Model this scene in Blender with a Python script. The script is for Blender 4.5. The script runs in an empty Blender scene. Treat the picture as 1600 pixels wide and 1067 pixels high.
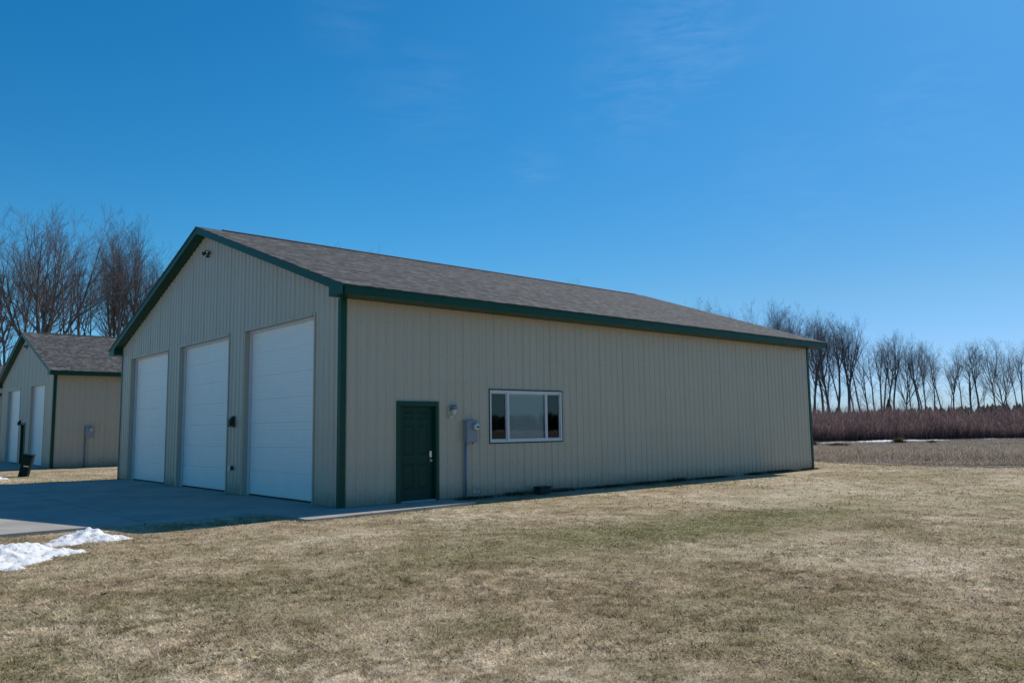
import bpy, bmesh, math, random
import numpy as np
from mathutils import Vector, Matrix

# ------------------------------------------------------------------ camera
SC = bpy.context.scene
COL = SC.collection
CAM_POS = Vector((-7.9665, -14.2696, 1.5604))
YAW, PITCH, ROLL = 0.7217917, 0.1082874, -0.0130287
fw = Vector((math.sin(YAW)*math.cos(PITCH), math.cos(YAW)*math.cos(PITCH), math.sin(PITCH)))
rt0 = Vector((math.cos(YAW), -math.sin(YAW), 0)); up0 = rt0.cross(fw)
rt = math.cos(ROLL)*rt0 + math.sin(ROLL)*up0
up = -math.sin(ROLL)*rt0 + math.cos(ROLL)*up0
cd = bpy.data.cameras.new("camera"); cam = bpy.data.objects.new("camera", cd); COL.objects.link(cam)
M = Matrix((rt, up, -fw)).transposed().to_4x4(); M.translation = CAM_POS
cam.matrix_world = M
cd.sensor_width = 36; cd.lens = 1242.53/1600*36; cd.clip_start = 0.1; cd.clip_end = 4000
SC.camera = cam
SC.render.resolution_x = 1024; SC.render.resolution_y = 682

# ------------------------------------------------------------------ light
SUN = Vector((3.72, 0.40, 4.41)).normalized()
ELEV = math.asin(SUN.z); AZ = math.atan2(SUN.x, SUN.y)
world = bpy.data.worlds.new("World"); SC.world = world; world.use_nodes = True
wn, wl = world.node_tree.nodes, world.node_tree.links
bg = wn['Background']
sky = wn.new('ShaderNodeTexSky'); sky.sky_type = 'NISHITA'; sky.sun_disc = False
sky.sun_elevation = ELEV; sky.sun_rotation = AZ
sky.altitude = 300; sky.air_density = 1.0; sky.dust_density = 0.4; sky.ozone_density = 2.2
SKY_STRENGTH = 0.109
bg.inputs['Strength'].default_value = SKY_STRENGTH
# a few faint cirrus wisps, laid out by direction in the sky
tc = wn.new('ShaderNodeTexCoord')
mp = wn.new('ShaderNodeMapping'); mp.inputs['Rotation'].default_value = (0.0, 0.75, 0.72); mp.inputs['Scale'].default_value = (4, 10, 38)
nz = wn.new('ShaderNodeTexNoise'); nz.inputs['Scale'].default_value = 1.5; nz.inputs['Detail'].default_value = 7; nz.inputs['Roughness'].default_value = 0.62
nz.inputs['Distortion'].default_value = 0.5
def sky_dir(px, py):
    return (fw + rt*((px-800)/1242.53) + up*((533.5-py)/1242.53)).normalized()
r1 = wn.new('ShaderNodeMapRange'); r1.inputs['From Min'].default_value = 0.42; r1.inputs['From Max'].default_value = 0.80
acc = None
for (px_, py_, ra_, st_) in ((1075, 50, 0.13, .9), (990, 140, 0.11, .6), (545, 25, 0.07, .35), (838, 262, 0.045, .5), (660, 150, 0.11, .35), (1240, 290, 0.12, .3), (1440, 175, 0.10, .3)):
    d_ = sky_dir(px_, py_)
    ds_ = wn.new('ShaderNodeVectorMath'); ds_.operation = 'DISTANCE'; ds_.inputs[1].default_value = d_
    nv_ = wn.new('ShaderNodeVectorMath'); nv_.operation = 'NORMALIZE'; wl.new(tc.outputs['Generated'], nv_.inputs[0]); wl.new(nv_.outputs[0], ds_.inputs[0])
    mr_ = wn.new('ShaderNodeMapRange'); mr_.inputs['From Min'].default_value = 0; mr_.inputs['From Max'].default_value = ra_; mr_.inputs['To Min'].default_value = st_; mr_.inputs['To Max'].default_value = 0; mr_.interpolation_type = 'SMOOTHSTEP'
    wl.new(ds_.outputs['Value'], mr_.inputs[0])
    if acc is None: acc = mr_.outputs[0]
    else:
        ad_ = wn.new('ShaderNodeMath'); ad_.operation = 'MAXIMUM'; wl.new(acc, ad_.inputs[0]); wl.new(mr_.outputs[0], ad_.inputs[1]); acc = ad_.outputs[0]
mu = wn.new('ShaderNodeMath'); mu.operation = 'MULTIPLY'
mu2 = wn.new('ShaderNodeMath'); mu2.operation = 'MULTIPLY'; mu2.inputs[1].default_value = 0.12
mixs = wn.new('ShaderNodeMix'); mixs.data_type = 'RGBA'; mixs.inputs['B'].default_value = (8.0, 8.6, 9.6, 1)
gm = wn.new('ShaderNodeMix'); gm.data_type = 'RGBA'; gm.blend_type = 'MULTIPLY'; gm.inputs['Factor'].default_value = 1
gm.inputs['B'].default_value = (0.73, 0.99, 1.08, 1)
hs = wn.new('ShaderNodeHueSaturation'); hs.inputs['Saturation'].default_value = 1.26
wl.new(tc.outputs['Generated'], mp.inputs['Vector']); wl.new(mp.outputs[0], nz.inputs['Vector'])
wl.new(nz.outputs[0], r1.inputs[0]); wl.new(r1.outputs[0], mu.inputs[0]); wl.new(acc, mu.inputs[1]); wl.new(mu.outputs[0], mu2.inputs[0])
wl.new(sky.outputs[0], gm.inputs['A']); wl.new(gm.outputs['Result'], hs.inputs['Color']); wl.new(hs.outputs[0], mixs.inputs['A'])
wl.new(mu2.outputs[0], mixs.inputs['Factor'])
dt = wn.new('ShaderNodeVectorMath'); dt.operation = 'DOT_PRODUCT'; dt.inputs[1].default_value = (math.sin(AZ), math.cos(AZ), 0)
wl.new(tc.outputs['Generated'], dt.inputs[0])
ra = wn.new('ShaderNodeMapRange'); ra.inputs['From Min'].default_value = 0.55; ra.inputs['From Max'].default_value = 0.92; wl.new(dt.outputs['Value'], ra.inputs[0])
sz = wn.new('ShaderNodeSeparateXYZ'); wl.new(tc.outputs['Generated'], sz.inputs[0])
rb = wn.new('ShaderNodeMapRange'); rb.inputs['From Min'].default_value = 0.0; rb.inputs['From Max'].default_value = 0.45; rb.inputs['To Min'].default_value = 1; rb.inputs['To Max'].default_value = 0; wl.new(sz.outputs['Z'], rb.inputs[0])
mf = wn.new('ShaderNodeMath'); mf.operation = 'MULTIPLY'; wl.new(ra.outputs[0], mf.inputs[0]); wl.new(rb.outputs[0], mf.inputs[1])
tn = wn.new('ShaderNodeMix'); tn.data_type = 'RGBA'; tn.inputs['A'].default_value = (1, 1, 1, 1); tn.inputs['B'].default_value = (1.05, 0.70, 0.74, 1); wl.new(mf.outputs[0], tn.inputs['Factor'])
tm_ = wn.new('ShaderNodeMix'); tm_.data_type = 'RGBA'; tm_.blend_type = 'MULTIPLY'; tm_.inputs['Factor'].default_value = 1
wl.new(hs.outputs[0], tm_.inputs['A']); wl.new(tn.outputs['Result'], tm_.inputs['B']); lowr = wn.new('ShaderNodeMapRange'); lowr.inputs['From Min'].default_value = 0.0; lowr.inputs['From Max'].default_value = 0.15; lowr.inputs['To Min'].default_value = 1; lowr.inputs['To Max'].default_value = 0; wl.new(sz.outputs['Z'], lowr.inputs[0])
tl_ = wn.new('ShaderNodeMix'); tl_.data_type = 'RGBA'; tl_.inputs['A'].default_value = (1, 1, 1, 1); tl_.inputs['B'].default_value = (0.60, 0.92, 1.40, 1); wl.new(lowr.outputs[0], tl_.inputs['Factor'])
tk = wn.new('ShaderNodeMix'); tk.data_type = 'RGBA'; tk.blend_type = 'MULTIPLY'; tk.inputs['Factor'].default_value = 1
wl.new(tm_.outputs['Result'], tk.inputs['A']); wl.new(tl_.outputs['Result'], tk.inputs['B']); wl.new(tk.outputs['Result'], mixs.inputs['A'])
wl.new(mixs.outputs['Result'], bg.inputs['Color'])

sd = bpy.data.lights.new("sun", 'SUN'); sd.energy = 4.1; sd.angle = math.radians(0.5); sd.color = (1.0, 0.93, 0.83)
so = bpy.data.objects.new("sun", sd); COL.objects.link(so)
so.rotation_euler = SUN.to_track_quat('Z', 'Y').to_euler(); so.location = (20, 0, 40)
vs = SC.view_settings; vs.view_transform = 'Standard'; vs.look = 'None'; vs.gamma = 1; vs.use_curve_mapping = False
vs.exposure = -0.04

# ------------------------------------------------------------------ dimensions
L, W, H, OE, ORR, F = 18.643, 15.116, 4.2275, 0.5756, 0.2946, 0.1853
SLOPE = 2.770/(W/2+OE)

# ------------------------------------------------------------------ helpers
class MB:
    """collects faces for one mesh object"""
    def __init__(s): s.v = []; s.f = []; s.m = []; s.sm = []
    def quad(s, *p, m=0):
        n = len(s.v); s.v += [tuple(q) for q in p]; s.f.append(tuple(range(n, n+len(p)))); s.m.append(m); s.sm.append(False)
    def box(s, a, b, m=0):
        x0, y0, z0 = [min(a[i], b[i]) for i in range(3)]; x1, y1, z1 = [max(a[i], b[i]) for i in range(3)]
        n = len(s.v)
        s.v += [(x0,y0,z0),(x1,y0,z0),(x1,y1,z0),(x0,y1,z0),(x0,y0,z1),(x1,y0,z1),(x1,y1,z1),(x0,y1,z1)]
        for f in ((0,3,2,1),(4,5,6,7),(0,1,5,4),(1,2,6,5),(2,3,7,6),(3,0,4,7)):
            s.f.append(tuple(n+i for i in f)); s.m.append(m); s.sm.append(False)
    def prism(s, poly, d, m=0, smooth=False):
        """poly: list of 3d points; d: extrusion vector"""
        n = len(s.v); k = len(poly)
        s.v += [tuple(p) for p in poly] + [tuple(Vector(p)+Vector(d)) for p in poly]
        s.f.append(tuple(n+i for i in range(k))[::-1]); s.m.append(m); s.sm.append(False)
        s.f.append(tuple(n+k+i for i in range(k))); s.m.append(m); s.sm.append(False)
        for i in range(k):
            j = (i+1) % k
            s.f.append((n+i, n+j, n+k+j, n+k+i)); s.m.append(m); s.sm.append(smooth)
    def tube(s, pts, rad, sides=10, m=0, caps=True, smooth=True):
        pts = [Vector(p) for p in pts]
        if not isinstance(rad, (list, tuple)): rad = [rad]*len(pts)
        rings = []
        for i, p in enumerate(pts):
            d = (pts[min(i+1, len(pts)-1)] - pts[max(i-1, 0)]).normalized()
            a = d.orthogonal().normalized() if i == 0 else (a0 - d*a0.dot(d)).normalized()
            a0 = a; b = d.cross(a)
            n = len(s.v)
            s.v += [tuple(p + rad[i]*(a*math.cos(2*math.pi*k/sides) + b*math.sin(2*math.pi*k/sides))) for k in range(sides)]
            rings.append(n)
        for i in range(len(rings)-1):
            for k in range(sides):
                k2 = (k+1) % sides
                s.f.append((rings[i]+k, rings[i]+k2, rings[i+1]+k2, rings[i+1]+k)); s.m.append(m); s.sm.append(smooth)
        if caps:
            s.f.append(tuple(rings[0]+k for k in range(sides))[::-1]); s.m.append(m); s.sm.append(False)
            s.f.append(tuple(rings[-1]+k for k in range(sides))); s.m.append(m); s.sm.append(False)
    def mesh(s, name, mats, bevel=0):
        me = bpy.data.meshes.new(name); me.from_pydata(s.v, [], s.f); me.update()
        for m in (mats if isinstance(mats, (list, tuple)) else [mats]): me.materials.append(m)
        me.polygons.foreach_set('material_index', s.m); me.polygons.foreach_set('use_smooth', s.sm)
        return me
    def build(s, name, mats, parent=None, bevel=0):
        o = bpy.data.objects.new(name, s.mesh(name, mats)); COL.objects.link(o)
        if parent: o.parent = parent
        if bevel:
            b = o.modifiers.new('bevel', 'BEVEL'); b.width = bevel; b.segments = 2; b.limit_method = 'ANGLE'; b.harden_normals = False
        return o

def tag(o, label=None, cat=None, group=None, kind=None):
    if label: o['label'] = label
    if cat: o['category'] = cat
    if group: o['group'] = group
    if kind: o['kind'] = kind
    return o
def empty(name, loc=(0, 0, 0), rz=0):
    o = bpy.data.objects.new(name, None); COL.objects.link(o); o.location = loc; o.rotation_euler = (0, 0, rz)
    o.empty_display_size = 0.2
    return o

def np_mesh(name, verts, faces_flat, nper, mats, attr=None):
    """fast mesh from numpy: verts (n,3), faces (k,nper)"""
    me = bpy.data.meshes.new(name)
    k = len(faces_flat)
    me.vertices.add(len(verts)); me.vertices.foreach_set('co', np.asarray(verts, np.float32).ravel())
    me.loops.add(k*nper); me.loops.foreach_set('vertex_index', np.asarray(faces_flat, np.int32).ravel())
    me.polygons.add(k); me.polygons.foreach_set('loop_start', np.arange(0, k*nper, nper, dtype=np.int32))
    me.polygons.foreach_set('loop_total', np.full(k, nper, np.int32))
    if attr is not None:
        a = me.attributes.new('tint', 'FLOAT', 'POINT'); a.data.foreach_set('value', np.asarray(attr, np.float32))
    me.update(calc_edges=True)
    me.materials.append(mats)
    return me

# ------------------------------------------------------------------ materials
def mat(name):
    m = bpy.data.materials.new(name); m.use_nodes = True
    nt = m.node_tree; return m, nt.nodes, nt.links, nt.nodes['Principled BSDF']
def simple(name, col, rough=0.5, metal=0.0, spec=0.5, var=0.06, vscale=3.0, bump=0.0, bscale=60):
    """a painted / plain surface with slight unevenness of tone and gloss"""
    m, n, l, b = mat(name)
    b.inputs['Metallic'].default_value = metal; b.inputs['Specular IOR Level'].default_value = spec
    t = n.new('ShaderNodeTexCoord'); z = n.new('ShaderNodeTexNoise'); z.inputs['Scale'].default_value = vscale
    z.inputs['Detail'].default_value = 5
    l.new(t.outputs['Object'], z.inputs['Vector'])
    r = n.new('ShaderNodeMapRange'); r.inputs['From Min'].default_value = 0.3; r.inputs['From Max'].default_value = 0.7
    r.inputs['To Min'].default_value = 1-var; r.inputs['To Max'].default_value = 1+var
    l.new(z.outputs[0], r.inputs[0])
    h = n.new('ShaderNodeMix'); h.data_type = 'RGBA'; h.blend_type = 'MULTIPLY'; h.inputs['Factor'].default_value = 1
    h.inputs['A'].default_value = (*col, 1); l.new(r.outputs[0], h.inputs['B']); l.new(h.outputs['Result'], b.inputs['Base Color'])
    r2_ = n.new('ShaderNodeMapRange'); r2_.inputs['To Min'].default_value = max(0.02, rough-0.08); r2_.inputs['To Max'].default_value = min(1, rough+0.08)
    l.new(z.outputs[0], r2_.inputs[0]); l.new(r2_.outputs[0], b.inputs['Roughness'])
    if bump:
        z2 = n.new('ShaderNodeTexNoise'); z2.inputs['Scale'].default_value = bscale; l.new(t.outputs['Object'], z2.inputs['Vector'])
        bp = n.new('ShaderNodeBump'); bp.inputs['Strength'].default_value = bump; bp.inputs['Distance'].default_value = 0.01
        l.new(z2.outputs[0], bp.inputs['Height']); l.new(bp.outputs[0], b.inputs['Normal'])
    return m

M_GREEN = simple('green_trim_paint', (0.004, 0.058, 0.035), 0.42, spec=0.25, var=0.10)
M_GDOOR = simple('green_door_paint', (0.004, 0.042, 0.027), 0.45, spec=0.25, var=0.05)
M_WHITE = simple('white_door_paint', (0.87, 0.83, 0.77), 0.38, var=0.02, bump=0.05, bscale=150)
M_VINYL = simple('white_vinyl', (0.62, 0.62, 0.64), 0.35, var=0.02)
M_RUBBER = simple('black_rubber', (0.02, 0.02, 0.022), 0.7)
M_DARK = simple('dark_bronze', (0.018, 0.020, 0.020), 0.5)
M_GREY = simple('grey_enamel', (0.24, 0.27, 0.31), 0.5, var=0.05)
M_NICKEL = simple('satin_nickel', (0.55, 0.54, 0.50), 0.28, metal=1.0)
M_PVC = simple('grey_pvc', (0.16, 0.20, 0.27), 0.5)
M_LENS = simple('milky_lens', (0.6, 0.62, 0.63), 0.25)
M_BLIND = simple('blind_slats', (0.75, 0.75, 0.72), 0.5, var=0.02)
M_VENT = simple('ridge_vent_felt', (0.020, 0.024, 0.028), 0.8)
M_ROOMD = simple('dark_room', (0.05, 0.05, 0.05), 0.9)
M_PEDEST = simple('pedestal_green', (0.003, 0.017, 0.015), 0.7, spec=0.2)
M_LABEL = simple('sticker_white', (0.7, 0.7, 0.66), 0.5)

def wall_mat():
    m, n, l, b = mat('tan_ribbed_steel')
    t = n.new('ShaderNodeTexCoord')
    z = n.new('ShaderNodeTexNoise'); z.inputs['Scale'].default_value = 0.9; z.inputs['Detail'].default_value = 6
    l.new(t.outputs['Object'], z.inputs['Vector'])
    # vertical rain streaks
    mp = n.new('ShaderNodeMapping'); mp.inputs['Scale'].default_value = (9, 9, 0.35); l.new(t.outputs['Object'], mp.inputs['Vector'])
    z2 = n.new('ShaderNodeTexNoise'); z2.inputs['Scale'].default_value = 1.0; z2.inputs['Detail'].default_value = 4; l.new(mp.outputs[0], z2.inputs['Vector'])
    ad = n.new('ShaderNodeMath'); ad.operation = 'ADD'; l.new(z.outputs[0], ad.inputs[0]); l.new(z2.outputs[0], ad.inputs[1])
    r = n.new('ShaderNodeMapRange'); r.inputs['From Min'].default_value = 0.75; r.inputs['From Max'].default_value = 1.25
    r.inputs['To Min'].default_value = 0.965; r.inputs['To Max'].default_value = 1.03; l.new(ad.outputs[0], r.inputs[0])
    # soil splash along the bottom edge
    sx = n.new('ShaderNodeSeparateXYZ'); l.new(t.outputs['Object'], sx.inputs[0])
    zz = n.new('ShaderNodeTexNoise'); zz.inputs['Scale'].default_value = 7; zz.inputs['Detail'].default_value = 5; l.new(t.outputs['Object'], zz.inputs['Vector'])
    sb = n.new('ShaderNodeMath'); sb.operation = 'MULTIPLY_ADD'; sb.inputs[1].default_value = -0.35; l.new(zz.outputs[0], sb.inputs[0]); l.new(sx.outputs['Z'], sb.inputs[2])
    r3 = n.new('ShaderNodeMapRange'); r3.inputs['From Min'].default_value = -0.12; r3.inputs['From Max'].default_value = 0.20
    r3.inputs['To Min'].default_value = 0.55; r3.inputs['To Max'].default_value = 0.0; l.new(sb.outputs[0], r3.inputs[0])
    h = n.new('ShaderNodeMix'); h.data_type = 'RGBA'; h.blend_type = 'MULTIPLY'; h.inputs['Factor'].default_value = 1
    h.inputs['A'].default_value = (0.485, 0.415, 0.318, 1); l.new(r.outputs[0], h.inputs['B'])
    d = n.new('ShaderNodeMix'); d.data_type = 'RGBA'; d.inputs['B'].default_value = (0.17, 0.14, 0.10, 1)
    l.new(h.outputs['Result'], d.inputs['A']); l.new(r3.outputs[0], d.inputs['Factor'])
    l.new(d.outputs['Result'], b.inputs['Base Color'])
    b.inputs['Roughness'].default_value = 0.30; b.inputs['Specular IOR Level'].default_value = 0.5
    # oil-canning of thin sheet
    z4 = n.new('ShaderNodeTexNoise'); z4.inputs['Scale'].default_value = 1.4; z4.inputs['Detail'].default_value = 2; l.new(t.outputs['Object'], z4.inputs['Vector'])
    bp = n.new('ShaderNodeBump'); bp.inputs['Strength'].default_value = 0.5; bp.inputs['Distance'].default_value = 0.03
    l.new(z4.outputs[0], bp.inputs['Height']); l.new(bp.outputs[0], b.inputs['Normal'])
    return m
M_WALL = wall_mat()
M_SCREW = simple('screw_heads', (0.16, 0.15, 0.12), 0.5)
M_TANTRIM = simple('tan_trim', (0.46, 0.395, 0.30), 0.4, var=0.03)

def shingle_mat():
    m, n, l, b = mat('architectural_shingles')
    t = n.new('ShaderNodeTexCoord'); sx = n.new('ShaderNodeSeparateXYZ'); l.new(t.outputs['Object'], sx.inputs[0])
    cb = n.new('ShaderNodeCombineXYZ'); l.new(sx.outputs['X'], cb.inputs['X'])
    k = n.new('ShaderNodeMath'); k.operation = 'MULTIPLY'; k.inputs[1].default_value = 1.056; l.new(sx.outputs['Y'], k.inputs[0]); l.new(k.outputs[0], cb.inputs['Y'])
    def brick(w, h, off):
        br = n.new('ShaderNodeTexBrick'); br.inputs['Scale'].default_value = 1
        br.inputs['Brick Width'].default_value = w; br.inputs['Row Height'].default_value = h
        br.inputs['Mortar Size'].default_value = 0.004; br.inputs['Mortar Smooth'].default_value = 0.2; br.offset = off
        br.inputs['Color1'].default_value = (0, 0, 0, 1); br.inputs['Color2'].default_value = (1, 1, 1, 1); br.inputs['Mortar'].default_value = (0.1, 0.1, 0.1, 1)
        l.new(cb.outputs[0], br.inputs['Vector']); return br
    b1 = brick(0.21, 0.143, 0.37); b2 = brick(0.13, 0.143, 0.61)
    ad = n.new('ShaderNodeMix'); ad.data_type = 'RGBA'; ad.inputs['Factor'].default_value = 0.5
    l.new(b1.outputs['Color'], ad.inputs['A']); l.new(b2.outputs['Color'], ad.inputs['B'])
    zn = n.new('ShaderNodeTexNoise'); zn.inputs['Scale'].default_value = 2.2; zn.inputs['Detail'].default_value = 8; zn.inputs['Roughness'].default_value = 0.7
    mp = n.new('ShaderNodeMapping'); mp.inputs['Scale'].default_value = (4.2, 2.2, 1); l.new(t.outputs['Object'], mp.inputs['Vector']); l.new(mp.outputs[0], zn.inputs['Vector'])
    ad2 = n.new('ShaderNodeMix'); ad2.data_type = 'RGBA'; ad2.inputs['Factor'].default_value = 0.18
    l.new(ad.outputs['Result'], ad2.inputs['A']); l.new(zn.outputs[0], ad2.inputs['B'])
    cr = n.new('ShaderNodeValToRGB'); e = cr.color_ramp.elements
    e[0].position = 0.22; e[0].color = (0.036, 0.037, 0.038, 1); e[1].position = 0.80; e[1].color = (0.150, 0.144, 0.134, 1)
    x = e.new(0.5); x.color = (0.070, 0.068, 0.066, 1)
    l.new(ad2.outputs['Result'], cr.inputs[0])
    # warm granules drifting through
    z3 = n.new('ShaderNodeTexNoise'); z3.inputs['Scale'].default_value = 5.5; z3.inputs['Detail'].default_value = 4; l.new(mp.outputs[0], z3.inputs['Vector'])
    r3 = n.new('ShaderNodeMapRange'); r3.inputs['From Min'].default_value = 0.58; r3.inputs['From Max'].default_value = 0.72; r3.inputs['To Max'].default_value = 0.12; l.new(z3.outputs[0], r3.inputs[0])
    w_ = n.new('ShaderNodeMix'); w_.data_type = 'RGBA'; w_.inputs['B'].default_value = (0.19, 0.125, 0.09, 1)
    l.new(cr.outputs[0], w_.inputs['A']); l.new(r3.outputs[0], w_.inputs['Factor'])
    l.new(w_.outputs['Result'], b.inputs['Base Color']); b.inputs['Roughness'].default_value = 0.9; b.inputs['Specular IOR Level'].default_value = 0.25
    bp = n.new('ShaderNodeBump'); bp.inputs['Strength'].default_value = 0.8; bp.inputs['Distance'].default_value = 0.012
    l.new(ad2.outputs['Result'], bp.inputs['Height']); l.new(bp.outputs[0], b.inputs['Normal'])
    return m
M_ROOF = shingle_mat()

def concrete_mat():
    m, n, l, b = mat('broom_finished_concrete')
    t = n.new('ShaderNodeTexCoord')
    z = n.new('ShaderNodeTexNoise'); z.inputs['Scale'].default_value = 0.8; z.inputs['Detail'].default_value = 9; z.inputs['Roughness'].default_value = 0.65
    l.new(t.outputs['Object'], z.inputs['Vector'])
    cr = n.new('ShaderNodeValToRGB'); e = cr.color_ramp.elements
    e[0].position = 0.3; e[0].color = (0.27, 0.25, 0.22, 1); e[1].position = 0.72; e[1].color = (0.44, 0.41, 0.36, 1)
    l.new(z.outputs[0], cr.inputs[0])
    z2 = n.new('ShaderNodeTexNoise'); z2.inputs['Scale'].default_value = 90; z2.inputs['Detail'].default_value = 3; l.new(t.outputs['Object'], z2.inputs['Vector'])
    r = n.new('ShaderNodeMapRange'); r.inputs['To Min'].default_value = 0.86; r.inputs['To Max'].default_value = 1.12; l.new(z2.outputs[0], r.inputs[0])
    h = n.new('ShaderNodeMix'); h.data_type = 'RGBA'; h.blend_type = 'MULTIPLY'; h.inputs['Factor'].default_value = 1
    l.new(cr.outputs[0], h.inputs['A']); l.new(r.outputs[0], h.inputs['B']); l.new(h.outputs['Result'], b.inputs['Base Color'])
    b.inputs['Roughness'].default_value = 0.85
    bp = n.new('ShaderNodeBump'); bp.inputs['Strength'].default_value = 0.3; bp.inputs['Distance'].default_value = 0.004
    l.new(z2.outputs[0], bp.inputs['Height']); l.new(bp.outputs[0], b.inputs['Normal'])
    return m
M_CONC = concrete_mat()

# ---- colour of the turf, shared by the soil sheet and the blades: depends only on where it grows
def turf_group():
    g = bpy.data.node_groups.new('turf_colour', 'ShaderNodeTree')
    g.interface.new_socket('Tint', in_out='INPUT', socket_type='NodeSocketFloat')
    g.interface.new_socket('Color', in_out='OUTPUT', socket_type='NodeSocketColor')
    n, l = g.nodes, g.links
    gi = n.new('NodeGroupInput'); go = n.new('NodeGroupOutput')
    geo = n.new('ShaderNodeNewGeometry')
    flat = n.new('ShaderNodeVectorMath'); flat.operation = 'MULTIPLY'; flat.inputs[1].default_value = (1, 1, 0); l.new(geo.outputs['Position'], flat.inputs[0])
    def noise(scale, det, rough=0.55, dist=0.0, off=(0, 0, 0), sc=(1, 1, 1)):
        mp = n.new('ShaderNodeMapping'); mp.inputs['Location'].default_value = off; mp.inputs['Scale'].default_value = sc; l.new(flat.outputs[0], mp.inputs['Vector'])
        z = n.new('ShaderNodeTexNoise'); z.inputs['Scale'].default_value = scale; z.inputs['Detail'].default_value = det
        z.inputs['Roughness'].default_value = rough; z.inputs['Distortion'].default_value = dist; l.new(mp.outputs[0], z.inputs['Vector']); return z.outputs[0]
    def rng(x, a, b, c=0.0, d=1.0):
        r = n.new('ShaderNodeMapRange'); r.inputs['From Min'].default_value = a; r.inputs['From Max'].default_value = b
        r.inputs['To Min'].default_value = c; r.inputs['To Max'].default_value = d; l.new(x, r.inputs[0]); return r.outputs[0]
    def mix(a, b, f):
        m = n.new('ShaderNodeMix'); m.data_type = 'RGBA'
        for s, v in (('A', a), ('B', b)):
            if isinstance(v, tuple): m.inputs[s].default_value = (*v, 1)
            else: l.new(v, m.inputs[s])
        if isinstance(f, float): m.inputs['Factor'].default_value = f
        else: l.new(f, m.inputs['Factor'])
        return m.outputs['Result']
    def math_(op, a, b):
        m = n.new('ShaderNodeMath'); m.operation = op; m.use_clamp = (op == 'ADD' or op == 'MAXIMUM')
        for i, v in enumerate((a, b)):
            if isinstance(v, float): m.inputs[i].default_value = v
            else: l.new(v, m.inputs[i])
        return m.outputs[0]
    def spot(cx, cy, rx, ry, ang):
        """soft elliptical area of the lawn"""
        mp = n.new('ShaderNodeMapping'); mp.vector_type = 'TEXTURE'
        mp.inputs['Location'].default_value = (cx, cy, 0); mp.inputs['Rotation'].default_value = (0, 0, ang); mp.inputs['Scale'].default_value = (rx, ry, 1)
        l.new(flat.outputs[0], mp.inputs['Vector'])
        ln = n.new('ShaderNodeVectorMath'); ln.operation = 'LENGTH'; l.new(mp.outputs[0], ln.inputs[0])
        wob = math_('ADD', ln.outputs['Value'], 0.0)
        m2 = n.new('ShaderNodeMath'); m2.operation = 'MULTIPLY_ADD'; m2.inputs[1].default_value = 0.9; l.new(noise(0.9, 5, 0.6), m2.inputs[0]); l.new(ln.outputs['Value'], m2.inputs[2])
        return rng(m2.outputs[0], 0.7, 1.5, 1.0, 0.0)
    big = noise(0.23, 5, 0.6, 0.4)
    med = noise(1.5, 9, 0.80, 0.3, (7, 3, 0))
    fine = noise(7.0, 8, 0.85, 0.2, (3, 9, 0))
    grn = noise(0.40, 9, 0.74, 0.4, (21, 5, 0))
    c = mix((0.32, 0.248, 0.145), (0.57, 0.462, 0.318), rng(med, 0.42, 0.58))
    c = mix(c, (0.25, 0.19, 0.115), rng(fine, 0.46, 0.62, 0.0, 0.65))
    # bleached straw mats
    mat_m = math_('MULTIPLY', rng(big, 0.49, 0.60), rng(noise(3.2, 9, 0.85, 0.5, (2, 2, 0)), 0.47, 0.56))
    mat_m = math_('MAXIMUM', mat_m, math_('MULTIPLY', spot(1.3, -10.6, 3.2, 0.9, 0.72), rng(noise(4.0, 8, 0.85), 0.42, 0.56)))
    mat_m = math_('MAXIMUM', mat_m, math_('MULTIPLY', spot(9.2, -4.6, 4.5, 1.4, 0.25), rng(noise(3.4, 8, 0.85, 0.3, (5, 0, 0)), 0.43, 0.58)))
    mat_m = math_('MAXIMUM', mat_m, math_('MULTIPLY', spot(-2.1, -3.6, 1.7, 0.8, 0.1), rng(noise(3.4, 8, 0.85, 0.3, (1, 4, 0)), 0.42, 0.58)))
    c = mix(c, (0.72, 0.61, 0.46), math_('MULTIPLY', mat_m, 0.85))
    # new green growth
    g_m = math_('MULTIPLY', rng(grn, 0.48, 0.62), 0.58)
    g_m = math_('MAXIMUM', g_m, math_('MULTIPLY', spot(2.5, -6.6, 7.5, 1.8, -0.08), 0.95))
    g_m = math_('MAXIMUM', g_m, math_('MULTIPLY', spot(16.5, -4.6, 4.5, 0.9, -0.55), 0.55))
    g_m = math_('MULTIPLY', g_m, rng(noise(12, 8, 0.9), 0.42, 0.56))
    c = mix(c, (0.130, 0.155, 0.040), g_m)
    hsv = n.new('ShaderNodeHueSaturation'); l.new(c, hsv.inputs['Color']); l.new(rng(gi.outputs['Tint'], 0.0, 1.0, 0.22, 2.15), hsv.inputs['Value'])
    l.new(hsv.outputs[0], go.inputs['Color'])
    return g
TURF = turf_group()

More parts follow.
